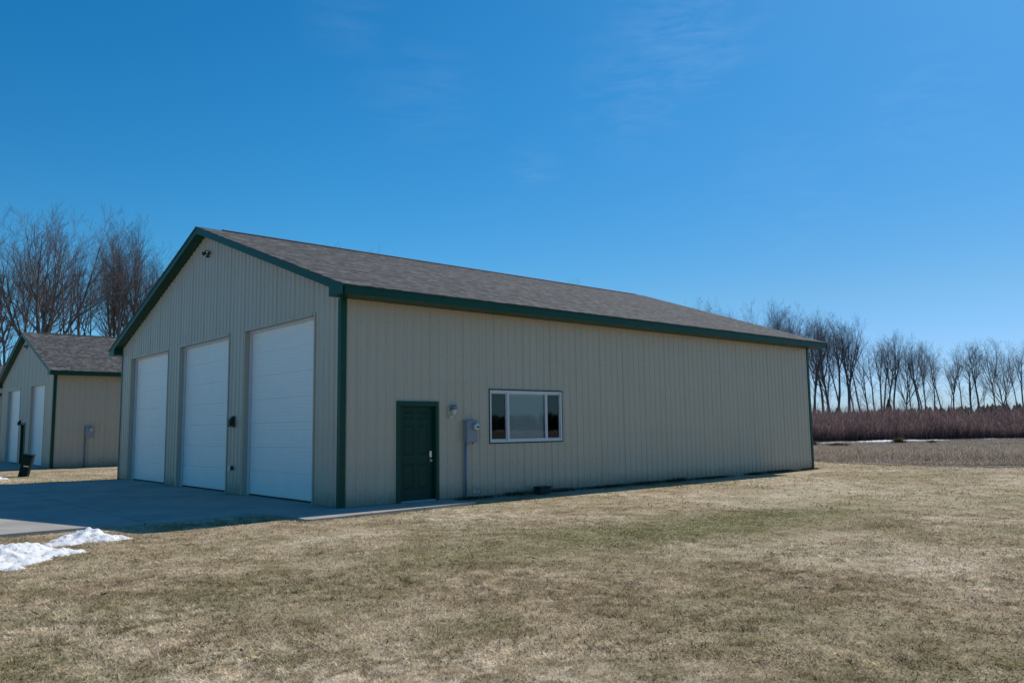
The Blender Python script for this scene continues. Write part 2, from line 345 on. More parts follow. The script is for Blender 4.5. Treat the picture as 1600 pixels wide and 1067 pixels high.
def lawn_mat():
    m, n, l, b = mat('dormant_lawn_soil')
    gp = n.new('ShaderNodeGroup'); gp.node_tree = TURF
    t = n.new('ShaderNodeNewGeometry')
    mp = n.new('ShaderNodeMapping'); mp.inputs['Scale'].default_value = (1, 1, 0.2); l.new(t.outputs['Position'], mp.inputs['Vector'])
    z = n.new('ShaderNodeTexNoise'); z.inputs['Scale'].default_value = 40; z.inputs['Detail'].default_value = 8; z.inputs['Roughness'].default_value = 0.75
    l.new(mp.outputs[0], z.inputs['Vector'])
    r = n.new('ShaderNodeMapRange'); r.inputs['From Min'].default_value = 0.3; r.inputs['From Max'].default_value = 0.7; r.inputs['To Min'].default_value = 0.12; r.inputs['To Max'].default_value = 0.62
    l.new(z.outputs[0], r.inputs[0]); l.new(r.outputs[0], gp.inputs['Tint'])
    l.new(gp.outputs[0], b.inputs['Base Color']); b.inputs['Roughness'].default_value = 1; b.inputs['Specular IOR Level'].default_value = 0.1
    bp = n.new('ShaderNodeBump'); bp.inputs['Strength'].default_value = 0.9; bp.inputs['Distance'].default_value = 0.02
    l.new(z.outputs[0], bp.inputs['Height']); l.new(bp.outputs[0], b.inputs['Normal'])
    return m
M_LAWN = lawn_mat()
def blade_mat():
    m, n, l, b = mat('grass_blades')
    gp = n.new('ShaderNodeGroup'); gp.node_tree = TURF
    a = n.new('ShaderNodeAttribute'); a.attribute_name = 'tint'; l.new(a.outputs['Fac'], gp.inputs['Tint'])
    n.remove(b); df = n.new('ShaderNodeBsdfDiffuse'); tl = n.new('ShaderNodeBsdfTranslucent'); mx = n.new('ShaderNodeMixShader'); mx.inputs[0].default_value = 0.30
    l.new(gp.outputs[0], df.inputs[0]); l.new(gp.outputs[0], tl.inputs[0]); l.new(df.outputs[0], mx.inputs[1]); l.new(tl.outputs[0], mx.inputs[2]); l.new(mx.outputs[0], n['Material Output'].inputs['Surface'])
    return m
M_BLADE = blade_mat()
def ramp_attr_mat(name, stops, rough=0.85):
    m, n, l, b = mat(name)
    a = n.new('ShaderNodeAttribute'); a.attribute_name = 'tint'
    cr = n.new('ShaderNodeValToRGB'); e = cr.color_ramp.elements
    e[0].position = stops[0][0]; e[0].color = (*stops[0][1], 1); e[1].position = stops[-1][0]; e[1].color = (*stops[-1][1], 1)
    for p, c in stops[1:-1]: x = e.new(p); x.color = (*c, 1)
    l.new(a.outputs['Fac'], cr.inputs[0]); l.new(cr.outputs[0], b.inputs['Base Color'])
    b.inputs['Roughness'].default_value = rough; b.inputs['Specular IOR Level'].default_value = 0.2
    return m
M_WEED = ramp_attr_mat('dry_weeds', [(0, (0.13, 0.102, 0.078)), (0.5, (0.275, 0.222, 0.172)), (1, (0.45, 0.375, 0.295))])
M_THICK = ramp_attr_mat('red_twigs', [(0, (0.042, 0.028, 0.033)), (0.45, (0.095, 0.064, 0.069)), (0.8, (0.16, 0.092, 0.096)), (1, (0.30, 0.24, 0.23))])
M_CONIF = ramp_attr_mat('conifer_needles', [(0, (0.006, 0.014, 0.010)), (1, (0.020, 0.036, 0.022))])
M_BRUSH = ramp_attr_mat('olive_brush', [(0, (0.030, 0.026, 0.012)), (1, (0.095, 0.075, 0.035))])
M_DBRUSH = ramp_attr_mat('dark_brush', [(0, (0.012, 0.012, 0.010)), (1, (0.045, 0.038, 0.030))])
def field_mat():
    m, n, l, b = mat('fallow_field_soil')
    t = n.new('ShaderNodeNewGeometry')
    z = n.new('ShaderNodeTexNoise'); z.inputs['Scale'].default_value = 0.8; z.inputs['Detail'].default_value = 8; z.inputs['Roughness'].default_value = 0.7; l.new(t.outputs['Position'], z.inputs['Vector'])
    cr = n.new('ShaderNodeValToRGB'); e = cr.color_ramp.elements
    e[0].position = 0.3; e[0].color = (0.13, 0.105, 0.08, 1); e[1].position = 0.7; e[1].color = (0.27, 0.225, 0.18, 1)
    l.new(z.outputs[0], cr.inputs[0]); l.new(cr.outputs[0], b.inputs['Base Color']); b.inputs['Roughness'].default_value = 1
    return m
M_FIELD = field_mat()
def bark_mat(name, c0, c1, s=3):
    m, n, l, b = mat(name)
    t = n.new('ShaderNodeTexCoord'); mp = n.new('ShaderNodeMapping'); mp.inputs['Scale'].default_value = (3, 3, 0.6); l.new(t.outputs['Object'], mp.inputs['Vector'])
    z = n.new('ShaderNodeTexNoise'); z.inputs['Scale'].default_value = s; z.inputs['Detail'].default_value = 6; l.new(mp.outputs[0], z.inputs['Vector'])
    cr = n.new('ShaderNodeValToRGB'); e = cr.color_ramp.elements
    e[0].position = 0.35; e[0].color = (*c0, 1); e[1].position = 0.7; e[1].color = (*c1, 1)
    l.new(z.outputs[0], cr.inputs[0]); l.new(cr.outputs[0], b.inputs['Base Color']); b.inputs['Roughness'].default_value = 0.9; b.inputs['Specular IOR Level'].default_value = 0.2
    return m
M_BARK = bark_mat('grey_bark', (0.085, 0.076, 0.074), (0.22, 0.20, 0.19))
M_TWIG = bark_mat('brown_twigs', (0.115, 0.097, 0.094), (0.21, 0.18, 0.172), 1)
def snow_mat():
    m, n, l, b = mat('old_granular_snow')
    t = n.new('ShaderNodeTexCoord'); z = n.new('ShaderNodeTexNoise'); z.inputs['Scale'].default_value = 9; z.inputs['Detail'].default_value = 8; z.inputs['Roughness'].default_value = 0.7; l.new(t.outputs['Object'], z.inputs['Vector'])
    cr = n.new('ShaderNodeValToRGB'); e = cr.color_ramp.elements
    e[0].position = 0.36; e[0].color = (0.33, 0.31, 0.28, 1); e[1].position = 0.47; e[1].color = (0.80, 0.81, 0.83, 1)
    l.new(z.outputs[0], cr.inputs[0]); l.new(cr.outputs[0], b.inputs['Base Color']); b.inputs['Roughness'].default_value = 0.7
    b.inputs['Subsurface Weight'].default_value = 0.15; b.inputs['Subsurface Radius'].default_value = (0.03, 0.04, 0.05)
    bp = n.new('ShaderNodeBump'); bp.inputs['Strength'].default_value = 0.7; bp.inputs['Distance'].default_value = 0.03
    l.new(z.outputs[0], bp.inputs['Height']); l.new(bp.outputs[0], b.inputs['Normal'])
    return m
M_SNOW = snow_mat()
def glass_mat(name='window_glass', ior=1.5):
    m, n, l, b = mat(name); n.remove(b); out = n['Material Output']
    tr = n.new('ShaderNodeBsdfTransparent'); tr.inputs[0].default_value = (0.82, 0.86, 0.86, 1)
    gl = n.new('ShaderNodeBsdfGlossy'); gl.inputs['Roughness'].default_value = 0.015
    fr = n.new('ShaderNodeFresnel'); fr.inputs['IOR'].default_value = ior
    k = n.new('ShaderNodeMath'); k.operation = 'MULTIPLY'; k.inputs[1].default_value = 1.3; k.use_clamp = True; l.new(fr.outputs[0], k.inputs[0])
    z = n.new('ShaderNodeTexNoise'); z.inputs['Scale'].default_value = 1.5; bp = n.new('ShaderNodeBump'); bp.inputs['Strength'].default_value = 0.05; bp.inputs['Distance'].default_value = 0.02
    t = n.new('ShaderNodeTexCoord'); l.new(t.outputs['Object'], z.inputs['Vector']); l.new(z.outputs[0], bp.inputs['Height']); l.new(bp.outputs[0], gl.inputs['Normal'])
    mx = n.new('ShaderNodeMixShader'); l.new(k.outputs[0], mx.inputs[0]); l.new(tr.outputs[0], mx.inputs[1]); l.new(gl.outputs[0], mx.inputs[2]); l.new(mx.outputs[0], out.inputs['Surface'])
    return m
M_GLASS = glass_mat()

# ------------------------------------------------------------------ terrain noise
rng = np.random.default_rng(7)
_G = rng.random((64, 64))
def vnoise(x, y, s):
    x = np.asarray(x, float)*s; y = np.asarray(y, float)*s
    xi = np.floor(x).astype(int); yi = np.floor(y).astype(int); fx = x-xi; fy = y-yi
    fx = fx*fx*(3-2*fx); fy = fy*fy*(3-2*fy)
    g = lambda a, b: _G[a % 64, b % 64]
    return (g(xi, yi)*(1-fx)+g(xi+1, yi)*fx)*(1-fy)+(g(xi, yi+1)*(1-fx)+g(xi+1, yi+1)*fx)*fy
def smooth(x, a, b):
    t = np.clip((np.asarray(x, float)-a)/(b-a), 0, 1); return t*t*(3-2*t)
def slab_dist(x, y):
    """distance (positive outside) to built-up flat areas, so that relief dies out there"""
    def rect(x0, y0, x1, y1): return np.maximum(np.maximum(x0-x, x-x1), np.maximum(y0-y, y-y1))
    return np.minimum(np.minimum(rect(-40, .1, 0, 14.4), rect(-1.5, -1.4, 19, 15.2)), rect(-40, 27.2, 20, 40))
def gz(x, y):
    x = np.asarray(x, float); y = np.asarray(y, float)
    r = (vnoise(x, y, 0.35)-0.5)*0.07 + (vnoise(x+9, y+3, 1.3)-0.5)*0.03 + (vnoise(x+5, y, 4.1)-0.5)*0.012
    d = slab_dist(x, y)
    rise = 0.012 + 0*x
    far = smooth(np.hypot(x+8, y+14), 60, 200)
    return (r*smooth(d, 0.0, 1.6) + rise*smooth(d, -0.05, 0.25))*(1-far) 

# ------------------------------------------------------------------ ground sheets
def ground_sheet():
    # graded grid: fine near the camera, coarse to the horizon
    def axis(c, near, step, far):
        a = list(np.arange(-near, near+1e-6, step)); s = step; p = near
        while p < far: s *= 1.22; p += s; a += [p, -p]
        return np.array(sorted(a))+c
    xs = axis(3, 22, 0.22, 1800); ys = axis(-2, 18, 0.22, 1800)
    X, Y = np.meshgrid(xs, ys, indexing='ij'); Z = gz(X, Y)
    inside = slab_dist(X, Y) < -0.06
    Z = np.where(inside, -0.03, Z)
    V = np.stack([X.ravel(), Y.ravel(), Z.ravel()], 1); nx, ny = X.shape
    i, j = np.meshgrid(np.arange(nx-1), np.arange(ny-1), indexing='ij'); a = (i*ny+j).ravel()
    Fq = np.stack([a, a+ny, a+ny+1, a+1], 1)
    me = np_mesh('ground', V, Fq, 4, M_LAWN)
    me.polygons.foreach_set('use_smooth', np.ones(len(Fq), bool))
    o = bpy.data.objects.new('ground', me); COL.objects.link(o); tag(o, 'dormant straw coloured lawn reaching past the buildings', kind='structure')
ground_sheet()

def edge_line(x):   # where mown lawn ends and the fallow field starts (x as function of y)
    return 23.0
def sheet(name, pts, z, material, lab, step=None):
    m = MB(); m.quad(*[(x, y, z) for x, y in pts]); o = m.build(name, material); tag(o, lab, kind='structure'); return o
# fallow field: everything beyond the mown edge on the right, one big sheet a few mm above
def field_sheet():
    ys = np.concatenate([np.linspace(-200, -20, 10), np.linspace(-19, 30, 120), np.linspace(31, 400, 12)])
    xs = np.concatenate([[0, .4, .8, 1.4, 2.2], np.linspace(4, 70, 45), np.geomspace(74, 900, 12)])
    X = 23.0 + (vnoise(ys, ys*0, 0.5)-0.5)*1.2; X = X[:, None]+xs[None, :]; Y = np.repeat(ys[:, None], len(xs), 1)
    Z = gz(X, Y)+0.02
    V = np.stack([X.ravel(), Y.ravel(), Z.ravel()], 1); nx, ny = X.shape
    i, j = np.meshgrid(np.arange(nx-1), np.arange(ny-1), indexing='ij'); a = (i*ny+j).ravel()
    o = bpy.data.objects.new('field', np_mesh('field', V, np.stack([a, a+1, a+ny+1, a+ny], 1), 4, M_FIELD)); COL.objects.link(o)
    tag(o, 'fallow brown field beyond the mown lawn', kind='structure')
field_sheet()

# driveway slabs with tooled joints; edges follow the photo's slightly rounded pad
def slab(name, poly, z0, z1, lab, joints=()):
    m = MB(); m.prism([(x, y, z0) for x, y in poly], (0, 0, z1-z0))
    o = m.build(name, M_CONC, None, bevel=0.008); tag(o, lab, kind='structure'); return o
ZC = 0.03
JX, JW = -3.55, 0.022
def panel(poly, m): m.prism([(x, y, -0.05) for x, y in poly], (0, 0, 0.05+ZC))
dm = MB()
def yedge(x): return 0.30 + 0.10*math.sin(x*0.9) if x < -1.6 else 0.50
rows = [0.0, 4.9, 9.6, 14.4]
cols = [-40, -32, -24, -16, -11.5, -7.5, JX, -0.02]
for a in range(len(cols)-1):
    for b_ in range(3):
        x0, x1 = cols[a]+JW/2, cols[a+1]-JW/2; y0, y1 = rows[b_]+JW/2, rows[b_+1]-JW/2
        if b_ == 0:
            n_ = 10; low = [(x0+(x1-x0)*k/n_, yedge(x0+(x1-x0)*k/n_)) for k in range(n_+1)]
            if a == len(cols)-2:      # meets the walk at the corner
                low = [(x0, yedge(x0)), (-2.8, .32), (-2.2, .40), (-1.75, .46), (-1.45, .30), (-1.32, -0.2), (-1.30, -0.30), (x1, -0.30)]
            panel(low+[(x1, y1), (x0, y1)], dm)
        else: panel([(x0, y0), (x1, y0), (x1, y1), (x0, y1)], dm)
o = dm.build('driveway', M_CONC, None, bevel=0.006); tag(o, 'concrete driveway apron in front of the three overhead doors', kind='structure')
wm = MB()
panel([(-1.32, -0.312), (-1.36, -0.9), (-1.40, -1.30), (-1.30, -1.37), (-0.02, -1.25), (-0.02, -0.312)], wm)
panel([(-0.008, -1.25), (1.25, -1.13), (1.25, 0.0), (-0.008, 0.0)], wm)
panel([(1.262, -1.13), (2.45, -0.98), (2.70, -0.93), (2.58, -0.45), (2.50, 0.0), (1.262, 0.0)], wm)
o = wm.build('walkway', M_CONC, None, bevel=0.006); tag(o, 'narrow concrete walk round the corner to the green entry door', kind='structure')
nm = MB()
for x0, x1 in ((-30, -20), (-20, -12), (-12, -6), (-6, 0.25)):
    nm.prism([(x0+.006, 27.5, -0.05), (x1-.006, 27.5, -0.05), (x1-.006, 39.2, -0.05), (x0+.006, 39.2, -0.05)], (0, 0, 0.05+ZC))
o = nm.build('driveway', M_CONC); tag(o, 'concrete driveway in front of the neighbouring building', kind='structure')

# ------------------------------------------------------------------ ribbed steel wall
def rib_profile(x0, x1, extra=(), phase=0.0):
    """list of (x, offset outwards) across the wall"""
    P = 0.2286; pts = [(x0, 0.0)]
    k = math.floor((x0-phase)/P)
    while phase+k*P < x1+P:
        c = phase+k*P; hr = 0.026 if k % 4 == 1 else 0.019
        for dx, off in ((-0.034, 0), (-0.014, hr), (0.014, hr), (0.034, 0), (P/3-0.014, 0), (P/3, 0.004), (P/3+0.014, 0), (2*P/3-0.014, 0), (2*P/3, 0.004), (2*P/3+0.014, 0)):
            if x0+1e-4 < c+dx < x1-1e-4: pts.append((c+dx, off))
        k += 1
    pts.append((x1, 0.0)); pts.sort()
    def at(x):
        for (a, oa), (b, ob) in zip(pts, pts[1:]):
            if a <= x <= b: return oa+(ob-oa)*(x-a)/(b-a) if b > a else oa
        return 0
    for e in extra: pts.append((e, at(e)))
    pts.sort()
    out = [pts[0]]
    for p in pts[1:]:
        if p[0]-out[-1][0] > 1e-5: out.append(p)
    return out
def ribbed_wall(name, parent, length, zb, ztop, openings, place, phase=0.0, screws=True):
    """place(u, off, z) -> xyz ; ztop(u) top height ; openings (u0,u1,z0,z1)"""
    ex = [e for o_ in openings for e in o_[:2]] + ([length/2] if name != 'side_wall' else [])
    pr = rib_profile(0, length, ex, phase); m = MB()
    for (u0, o0), (u1, o1) in zip(pr, pr[1:]):
        um = (u0+u1)/2; cuts = [(zb, None)]
        ops = sorted([(z0, z1) for a, b, z0, z1 in openings if a < um < b])
        lo = zb; spans = []
        for z0, z1 in ops:
            if z0 > lo: spans.append((lo, z0, False))
            lo = z1
        spans.append((lo, None, True))
        for za, zc, top in spans:
            t0, t1 = (ztop(u0), ztop(u1)) if top else (zc, zc)
            m.quad(place(u0, o0, za), place(u1, o1, za), place(u1, o1, t1), place(u0, o0, t0))
    if screws:
        P = 0.2286; k = 0
        while phase+k*P < length-0.1:
            u = phase+k*P+0.055
            z = 0.15
            while u > 0.1 and z < ztop(u)-0.1:
                if not any(a-.05 < u < b+.05 and z0-.05 < z < z1+.05 for a, b, z0, z1 in openings):
                    s_ = 0.009
                    q = [place(u+s_*math.cos(t_), 0.005, z+s_*math.sin(t_)) for t_ in [i*math.pi/3 for i in range(6)]]
                    q0 = [place(u+s_*math.cos(t_), 0.0, z+s_*math.sin(t_)) for t_ in [i*math.pi/3 for i in range(6)]]
                    m.quad(*q, m=1)
                    for i in range(6): m.quad(q0[i], q0[(i+1) % 6], q[(i+1) % 6], q[i], m=1)
                z += 0.61
            k += 1
    return m.build(name, [M_WALL, M_SCREW], parent)

def roof_z(y, w): return H+F+SLOPE*(min(y, w-y)+OE)   # top plane of the roof

def rect_ring(m, place, u0, u1, z0, z1, wl, wr, wt, wb, o0, o1):
    """frame of four butted bars: left,right,top,bottom widths"""
    def bx(a, b, c, d): 
        p = [place(a, o0, c), place(b, o0, c), place(b, o0, d), place(a, o0, d)]
        q = [place(a, o1, c), place(b, o1, c), place(b, o1, d), place(a, o1, d)]
        m.prism(p, Vector(q[0])-Vector(p[0]))
    if wl: bx(u0, u0+wl, z0, z1)
    if wr: bx(u1-wr, u1, z0, z1)
    if wt: bx(u0+wl, u1-wr, z1-wt, z1)
    if wb: bx(u0+wl, u1-wr, z0, z0+wb)

def overhead_door(bld, y0, y1, ztop, lab=None):
    place = lambda u, o_, z: (-o_, u, z)
    # tan jamb and head trim lining the 15 cm deep reveal, lapping 4 cm on the wall face
    jm = MB()
    D = 0.17
    jm.box((-0.026, y0-0.045, 0.03), (D, y0, ztop+0.0))
    jm.box((-0.026, y1, 0.03), (D, y1+0.045, ztop+0.0))
    jm.box((-0.026, y0-0.045, ztop), (D, y1+0.045, ztop+0.05))
    # white stop moulding
    dr = empty('overhead_door'); dr.parent = bld
    if lab: dr['label'] = lab
    st = MB()
    st.box((0.10, y0+0.001, 0.03), (D-.02, y0+0.06, ztop-0.001)); st.box((0.10, y1-0.06, 0.03), (D-.02, y1-0.001, ztop-0.001))
    st.box((0.10, y0+0.06, ztop-0.055), (D-.02, y1-0.06, ztop-0.001))
    # door curtain: 21 inch sections with small horizontal grooves
    n_sec = 7; hs = (ztop-0.05)/n_sec; X = D-.015; m = MB()
    ya, yb = y0+0.003, y1-0.003
    prof = []
    for s in range(n_sec):
        zb = 0.06+s*hs*(ztop-0.06)/(ztop-0.05)
        h_ = hs*(ztop-0.06)/(ztop-0.05)
        prof += [(0.014, zb), (0.0, zb+0.010)]
        for g in range(1, 7):
            c = zb+h_*g/7; prof += [(0.0, c-0.008), (0.0055, c-0.003), (0.0055, c+0.003), (0.0, c+0.008)]
        prof += [(0.0, zb+h_-0.010), (0.014, zb+h_-0.001)]
    for (a, za), (b, zc) in zip(prof, prof[1:]):
        m.quad((X+a, yb, za), (X+a, ya, za), (X+b, ya, zc), (X+b, yb, zc))
    m.box((X+0.02, ya, 0.06), (X+0.04, yb, ztop))
    c_ = m.build('door_panel', M_WHITE, dr)
    sl = MB(); sl.box((X-0.004, ya+.05, ZC+0.001), (X+0.04, yb-.05, 0.059)); sl.build('bottom_seal', M_RUBBER, dr)
    st.build('door_stop', M_VINYL, dr)
    jm.build('jamb', M_TANTRIM, dr)
    return dr

def roof_parts(bld, length, w):
    """shingled roof, fascia, soffits"""
    hw = w/2; T = 0.030
    m = MB()
    zr = roof_z(hw, w)
    x0, x1 = -ORR-0.02, length+ORR+0.02
    e = OE+0.025
    ze = H+F-SLOPE*0.025
    # shingle sheet as a thin slab per slope
    for sgn in (0, 1):
        Yf = (lambda y: y) if not sgn else (lambda y: w-y)
        top = [(x0, Yf(-e), ze+0.012), (x1, Yf(-e), ze+0.012), (x1, Yf(hw), zr+0.012), (x0, Yf(hw), zr+0.012)]
        if sgn: top = top[::-1]
        nv = Vector((0, 0, -0.018)); m.prism([Vector(p)+nv for p in top], -nv)
    rf = m.build('roof', M_ROOF, bld)
    v = MB()
    v.prism([(0.42, hw-0.17, zr+0.013-SLOPE*0.17), (0.42, hw-0.17, zr+0.036-SLOPE*0.17), (0.42, hw, zr+0.04), (0.42, hw+0.17, zr+0.036-SLOPE*0.17), (0.42, hw+0.17, zr+0.013-SLOPE*0.17), (0.42, hw, zr+0.013)], (length-0.84, 0, 0))
    v.build('ridge_vent', M_VENT, rf)
    # eave fascias
    for sgn in (0, 1):
        Y = (lambda y: y) if not sgn else (lambda y: w-y)
        fm = MB(); fm.box((-ORR+0.001, Y(-OE), H), (length+ORR-0.001, Y(-OE+0.03), H+F-0.008)); 
        fm.box((-ORR+0.001, Y(-OE-0.012), H+F-0.045), (length+ORR-0.001, Y(-OE-0.0005), H+F-0.006))   # drip edge
        fm.build('eave_fascia', M_GREEN, bld)
        sm_ = MB(); sm_.box((-ORR+0.03, Y(-OE+0.03), H+0.004), (length+ORR-0.03, Y(-0.001), H+0.020))
        # shallow vent grooves of the soffit panels
        sm_.build('eave_soffit', M_GREEN, bld)
    # rake fascias and rake soffits, front and back gable
    for gx, dx in ((-ORR, 1), (length+ORR, -1)):
        for sgn in (0, 1):
            Y = (lambda y: y) if not sgn else (lambda y: w-y)
            fm = MB()
            poly = [(gx, Y(-OE), H), (gx, Y(0.0), H), (gx, Y(0.0), H+SLOPE*OE-0.0), (gx, Y(hw), zr-F), (gx, Y(hw), zr-0.010), (gx, Y(-OE), H+F-0.010)]
            # the boxed return stops at the wall corner
            fm.prism(poly, (0.03*dx, 0, 0))
            tr = [(gx-0.012*dx, Y(-OE), H+F-0.045), (gx-0.012*dx, Y(hw), zr-0.045), (gx-0.012*dx, Y(hw), zr-0.008), (gx-0.012*dx, Y(-OE), H+F-0.008)]
            fm.prism(tr, (0.0115*dx, 0, 0))
            fm.build('rake_fascia', M_GREEN, bld)
            sm_ = MB()
            sp = [(gx+0.03*dx, Y(0.002), H+SLOPE*OE+0.004), (gx+0.03*dx, Y(hw), zr-F+0.004), (gx+0.03*dx, Y(hw), zr-F+0.020), (gx+0.03*dx, Y(0.002), H+SLOPE*OE+0.020)]
            sm_.prism(sp, ((ORR-0.03)*dx, 0, 0)); sm_.build('rake_soffit', M_GREEN, bld)
            # plate closing the box end over the corner trim
            cm = MB(); cm.box((gx+0.03*dx, Y(-0.003), H+0.0205), (gx+ORR*dx, Y(-0.020), H+SLOPE*OE)); cm.build('return_plate', M_GREEN, bld)
    return rf

def corner_trims(bld, length, w):
    t, a = 0.024, 0.105
    for cx, sx in ((0, -1), (length, 1)):
        for cy, sy in ((0, -1), (w, 1)):
            m = MB()
            m.box((cx+sx*t, cy+sy*t, 0.0), (cx-sx*a, cy-sy*0.0, H+0.003) )
            m.box((cx+sx*t, cy-sy*0.0001, 0.0), (cx-sx*0.0, cy-sy*a, H+0.003 if True else 0))
            m.build('corner_trim', M_GREEN, bld)

def shell(bld, length, w, side_open, gable_open, gphase=0.0):
    ribbed_wall('side_wall', bld, length, 0.035, lambda u: H+0.003, side_open, lambda u, o_, z: (u, -o_, z), phase=0.16)
    ribbed_wall('gable_wall', bld, w, 0.035, lambda u: roof_z(u, w)-F+0.002, gable_open, lambda u, o_, z: (-o_, u, z), phase=gphase)
    ribbed_wall('side_wall', bld, length, 0.035, lambda u: H+0.003, [], lambda u, o_, z: (length-u, w+o_, z), screws=False)
    ribbed_wall('gable_wall', bld, w, 0.035, lambda u: roof_z(u, w)-F+0.002, [], lambda u, o_, z: (length+o_, w-u, z), screws=False)
    sl = MB(); sl.box((0.02, 0.02, -0.05), (length-0.02, w-0.02, ZC-0.002)); sl.build('foundation', M_CONC, bld)

def entry_door(bld, place, u0, u1, ztop, detailed=True):
    """six panel steel door; place(u, off, z)"""
    dr = empty('entry_door'); dr.parent = bld
    f = MB(); rect_ring(f, place, u0-0.10, u1+0.075, 0.03, ztop+0.10, 0.10, 0.075, 0.10, 0, 0.0, 0.045)
    rect_ring(f, place, u0-0.001, u1+0.001, 0.03, ztop+0.001, 0.016, 0.016, 0.016, 0, -0.15, -0.0005)
    f.build('door_frame', M_GREEN, dr)
    # slab with six recessed and raised panels
    a, b, z0, z1 = u0+0.017, u1-0.017, 0.065, ztop-0.017; O = -0.060; m = MB()
    wd = b-a; st = 0.115*wd/0.9; mid = 0.10*wd/0.9; pw = (wd-2*st-mid)/2
    cols_ = [(a+st, a+st+pw), (a+st+pw+mid, a+st+2*pw+mid)]
    hh = z1-z0
    rows_ = [(z0+0.115*hh, z0+0.385*hh), (z0+0.48*hh, z0+0.80*hh), (z0+0.865*hh, z0+0.945*hh)]
    us = sorted({a, b, *[x for c in cols_ for x in c]}); zs = sorted({z0, z1, *[x for r in rows_ for x in r]})
    for i in range(len(us)-1):
        for j in range(len(zs)-1):
            ua, ub, za, zb = us[i], us[i+1], zs[j], zs[j+1]
            if (ua, ub) in cols_ and (za, zb) in rows_:
                rings = [(0, 0), (0.012, -0.012), (0.030, -0.012), (0.045, -0.003)]
                for (i0, d0), (i1, d1) in zip(rings, rings[1:]):
                    P0 = [(ua+i0, za+i0), (ub-i0, za+i0), (ub-i0, zb-i0), (ua+i0, zb-i0)]; P1 = [(ua+i1, za+i1), (ub-i1, za+i1), (ub-i1, zb-i1), (ua+i1, zb-i1)]
                    for k in range(4):
                        k2 = (k+1) % 4
                        m.quad(place(P0[k][0], O+d0, P0[k][1]), place(P0[k2][0], O+d0, P0[k2][1]), place(P1[k2][0], O+d1, P1[k2][1]), place(P1[k][0], O+d1, P1[k][1]))
                i1, d1 = rings[-1]; m.quad(place(ua+i1, O+d1, za+i1), place(ub-i1, O+d1, za+i1), place(ub-i1, O+d1, zb-i1), place(ua+i1, O+d1, zb-i1))
            else: m.quad(place(ua, O, za), place(ub, O, za), place(ub, O, zb), place(ua, O, zb))
    p = [place(a, O-0.04, z0), place(b, O-0.04, z0), place(b, O-0.04, z1), place(a, O-0.04, z1)]
    m.prism(p, Vector(place(0, 0.02, 0))-Vector(place(0, 0, 0)))
    m.build('door_slab', M_GDOOR, dr)
    s = MB(); p = [place(u0+.017, -0.14, ZC), place(u1-.017, -0.14, ZC), place(u1-.017, -0.14, 0.060), place(u0+.017, -0.14, 0.060)]
    s.prism(p, Vector(place(0, 0.19, 0))-Vector(place(0, 0, 0))); s.build('threshold', M_NICKEL if False else M_CONC, dr)
    if detailed:
        n = Vector(place(0, 1, 0))-Vector(place(0, 0, 0)); uc = b-0.07
        k = MB(); c = Vector(place(uc, O, 1.02))
        ud = Vector(place(1, 0, 0))-Vector(place(0, 0, 0)); zd = Vector((0, 0, 1))
        poly = []
        for t_ in range(16):
            an = 2*math.pi*t_/16; poly.append(c+ud*0.034*math.cos(an)+zd*(0.034*math.sin(an)+(0.038 if math.sin(an) > 0 else -0.038)))
        k.prism(poly, n*0.028)
        k.build('keypad', M_NICKEL, dr)
        h_ = MB(); c = Vector(place(uc, O, 0.885)); h_.tube([c, c+n*0.012], 0.033, 16); h_.tube([c+n*0.012, c+n*0.04], 0.012, 12)
        h_.tube([c+n*0.036, c+n*0.045, c+n*0.060, c+n*0.068], [0.018, 0.028, 0.027, 0.012], 16); h_.build('door_knob', M_NICKEL, dr)
    return dr

def flood_light(loc, lab, heads=2):
    """twin head security light fixed to a gable (faces -x)"""
    o = empty('flood_light', loc); tag(o, lab, 'wall light')
    m = MB(); m.tube([(-0.022, 0, 0), (-0.05, 0, 0)], [0.055, 0.045], 14); m.build('base_plate', M_DARK, o)
    for s in (-1, 1)[:heads]:
        h_ = MB(); d = Vector((-0.75, 0.85*s, -0.55)).normalized(); a = Vector((-0.045, 0.02*s, 0)); c = a+Vector((-0.05, 0.07*s, 0.03))
        h_.tube([a, c], 0.012, 8); h_.tube([c-d*0.03, c, c+d*0.10, c+d*0.13], [0.03, 0.042, 0.058, 0.07], 14, caps=False)
        h_.build('lamp_head', M_DARK, o)
        b = MB(); b.tube([c+d*0.05, c+d*0.10, c+d*0.115], [0.03, 0.045, 0.02], 12); b.build('bulb', M_LENS, o)
    o.scale = (0.8, 0.8, 0.8)
    s = MB(); s.tube([(-0.045, 0, -0.02), (-0.07, 0, -0.09)], 0.018, 8); s.box((-0.12, -0.035, -0.16), (-0.04, 0.035, -0.085)); s.build('motion_sensor', M_DARK, o)
    return o
def sconce(loc, lab, rz=0):
    """hooded dark wall light (faces -x)"""
    o = empty('wall_light', loc, rz); tag(o, lab, 'wall light')
    m = MB(); m.box((-0.045, -0.075, -0.13), (-0.020, 0.075, 0.15)); m.build('base_plate', M_DARK, o, bevel=0.004)
    h_ = MB(); h_.prism([(-0.045, -0.07, 0.14), (-0.15, -0.07, 0.03), (-0.15, -0.07, -0.13), (-0.045, -0.07, -0.06)], (0, 0.14, 0)); h_.build('hood', M_DARK, o, bevel=0.005)
    l_ = MB(); l_.prism([(-0.055, -0.055, -0.06), (-0.055, -0.055, -0.08), (-0.14, -0.055, -0.14), (-0.14, -0.055, -0.12)], (0, 0.11, 0)); l_.build('lens', M_LENS, o)
    return o
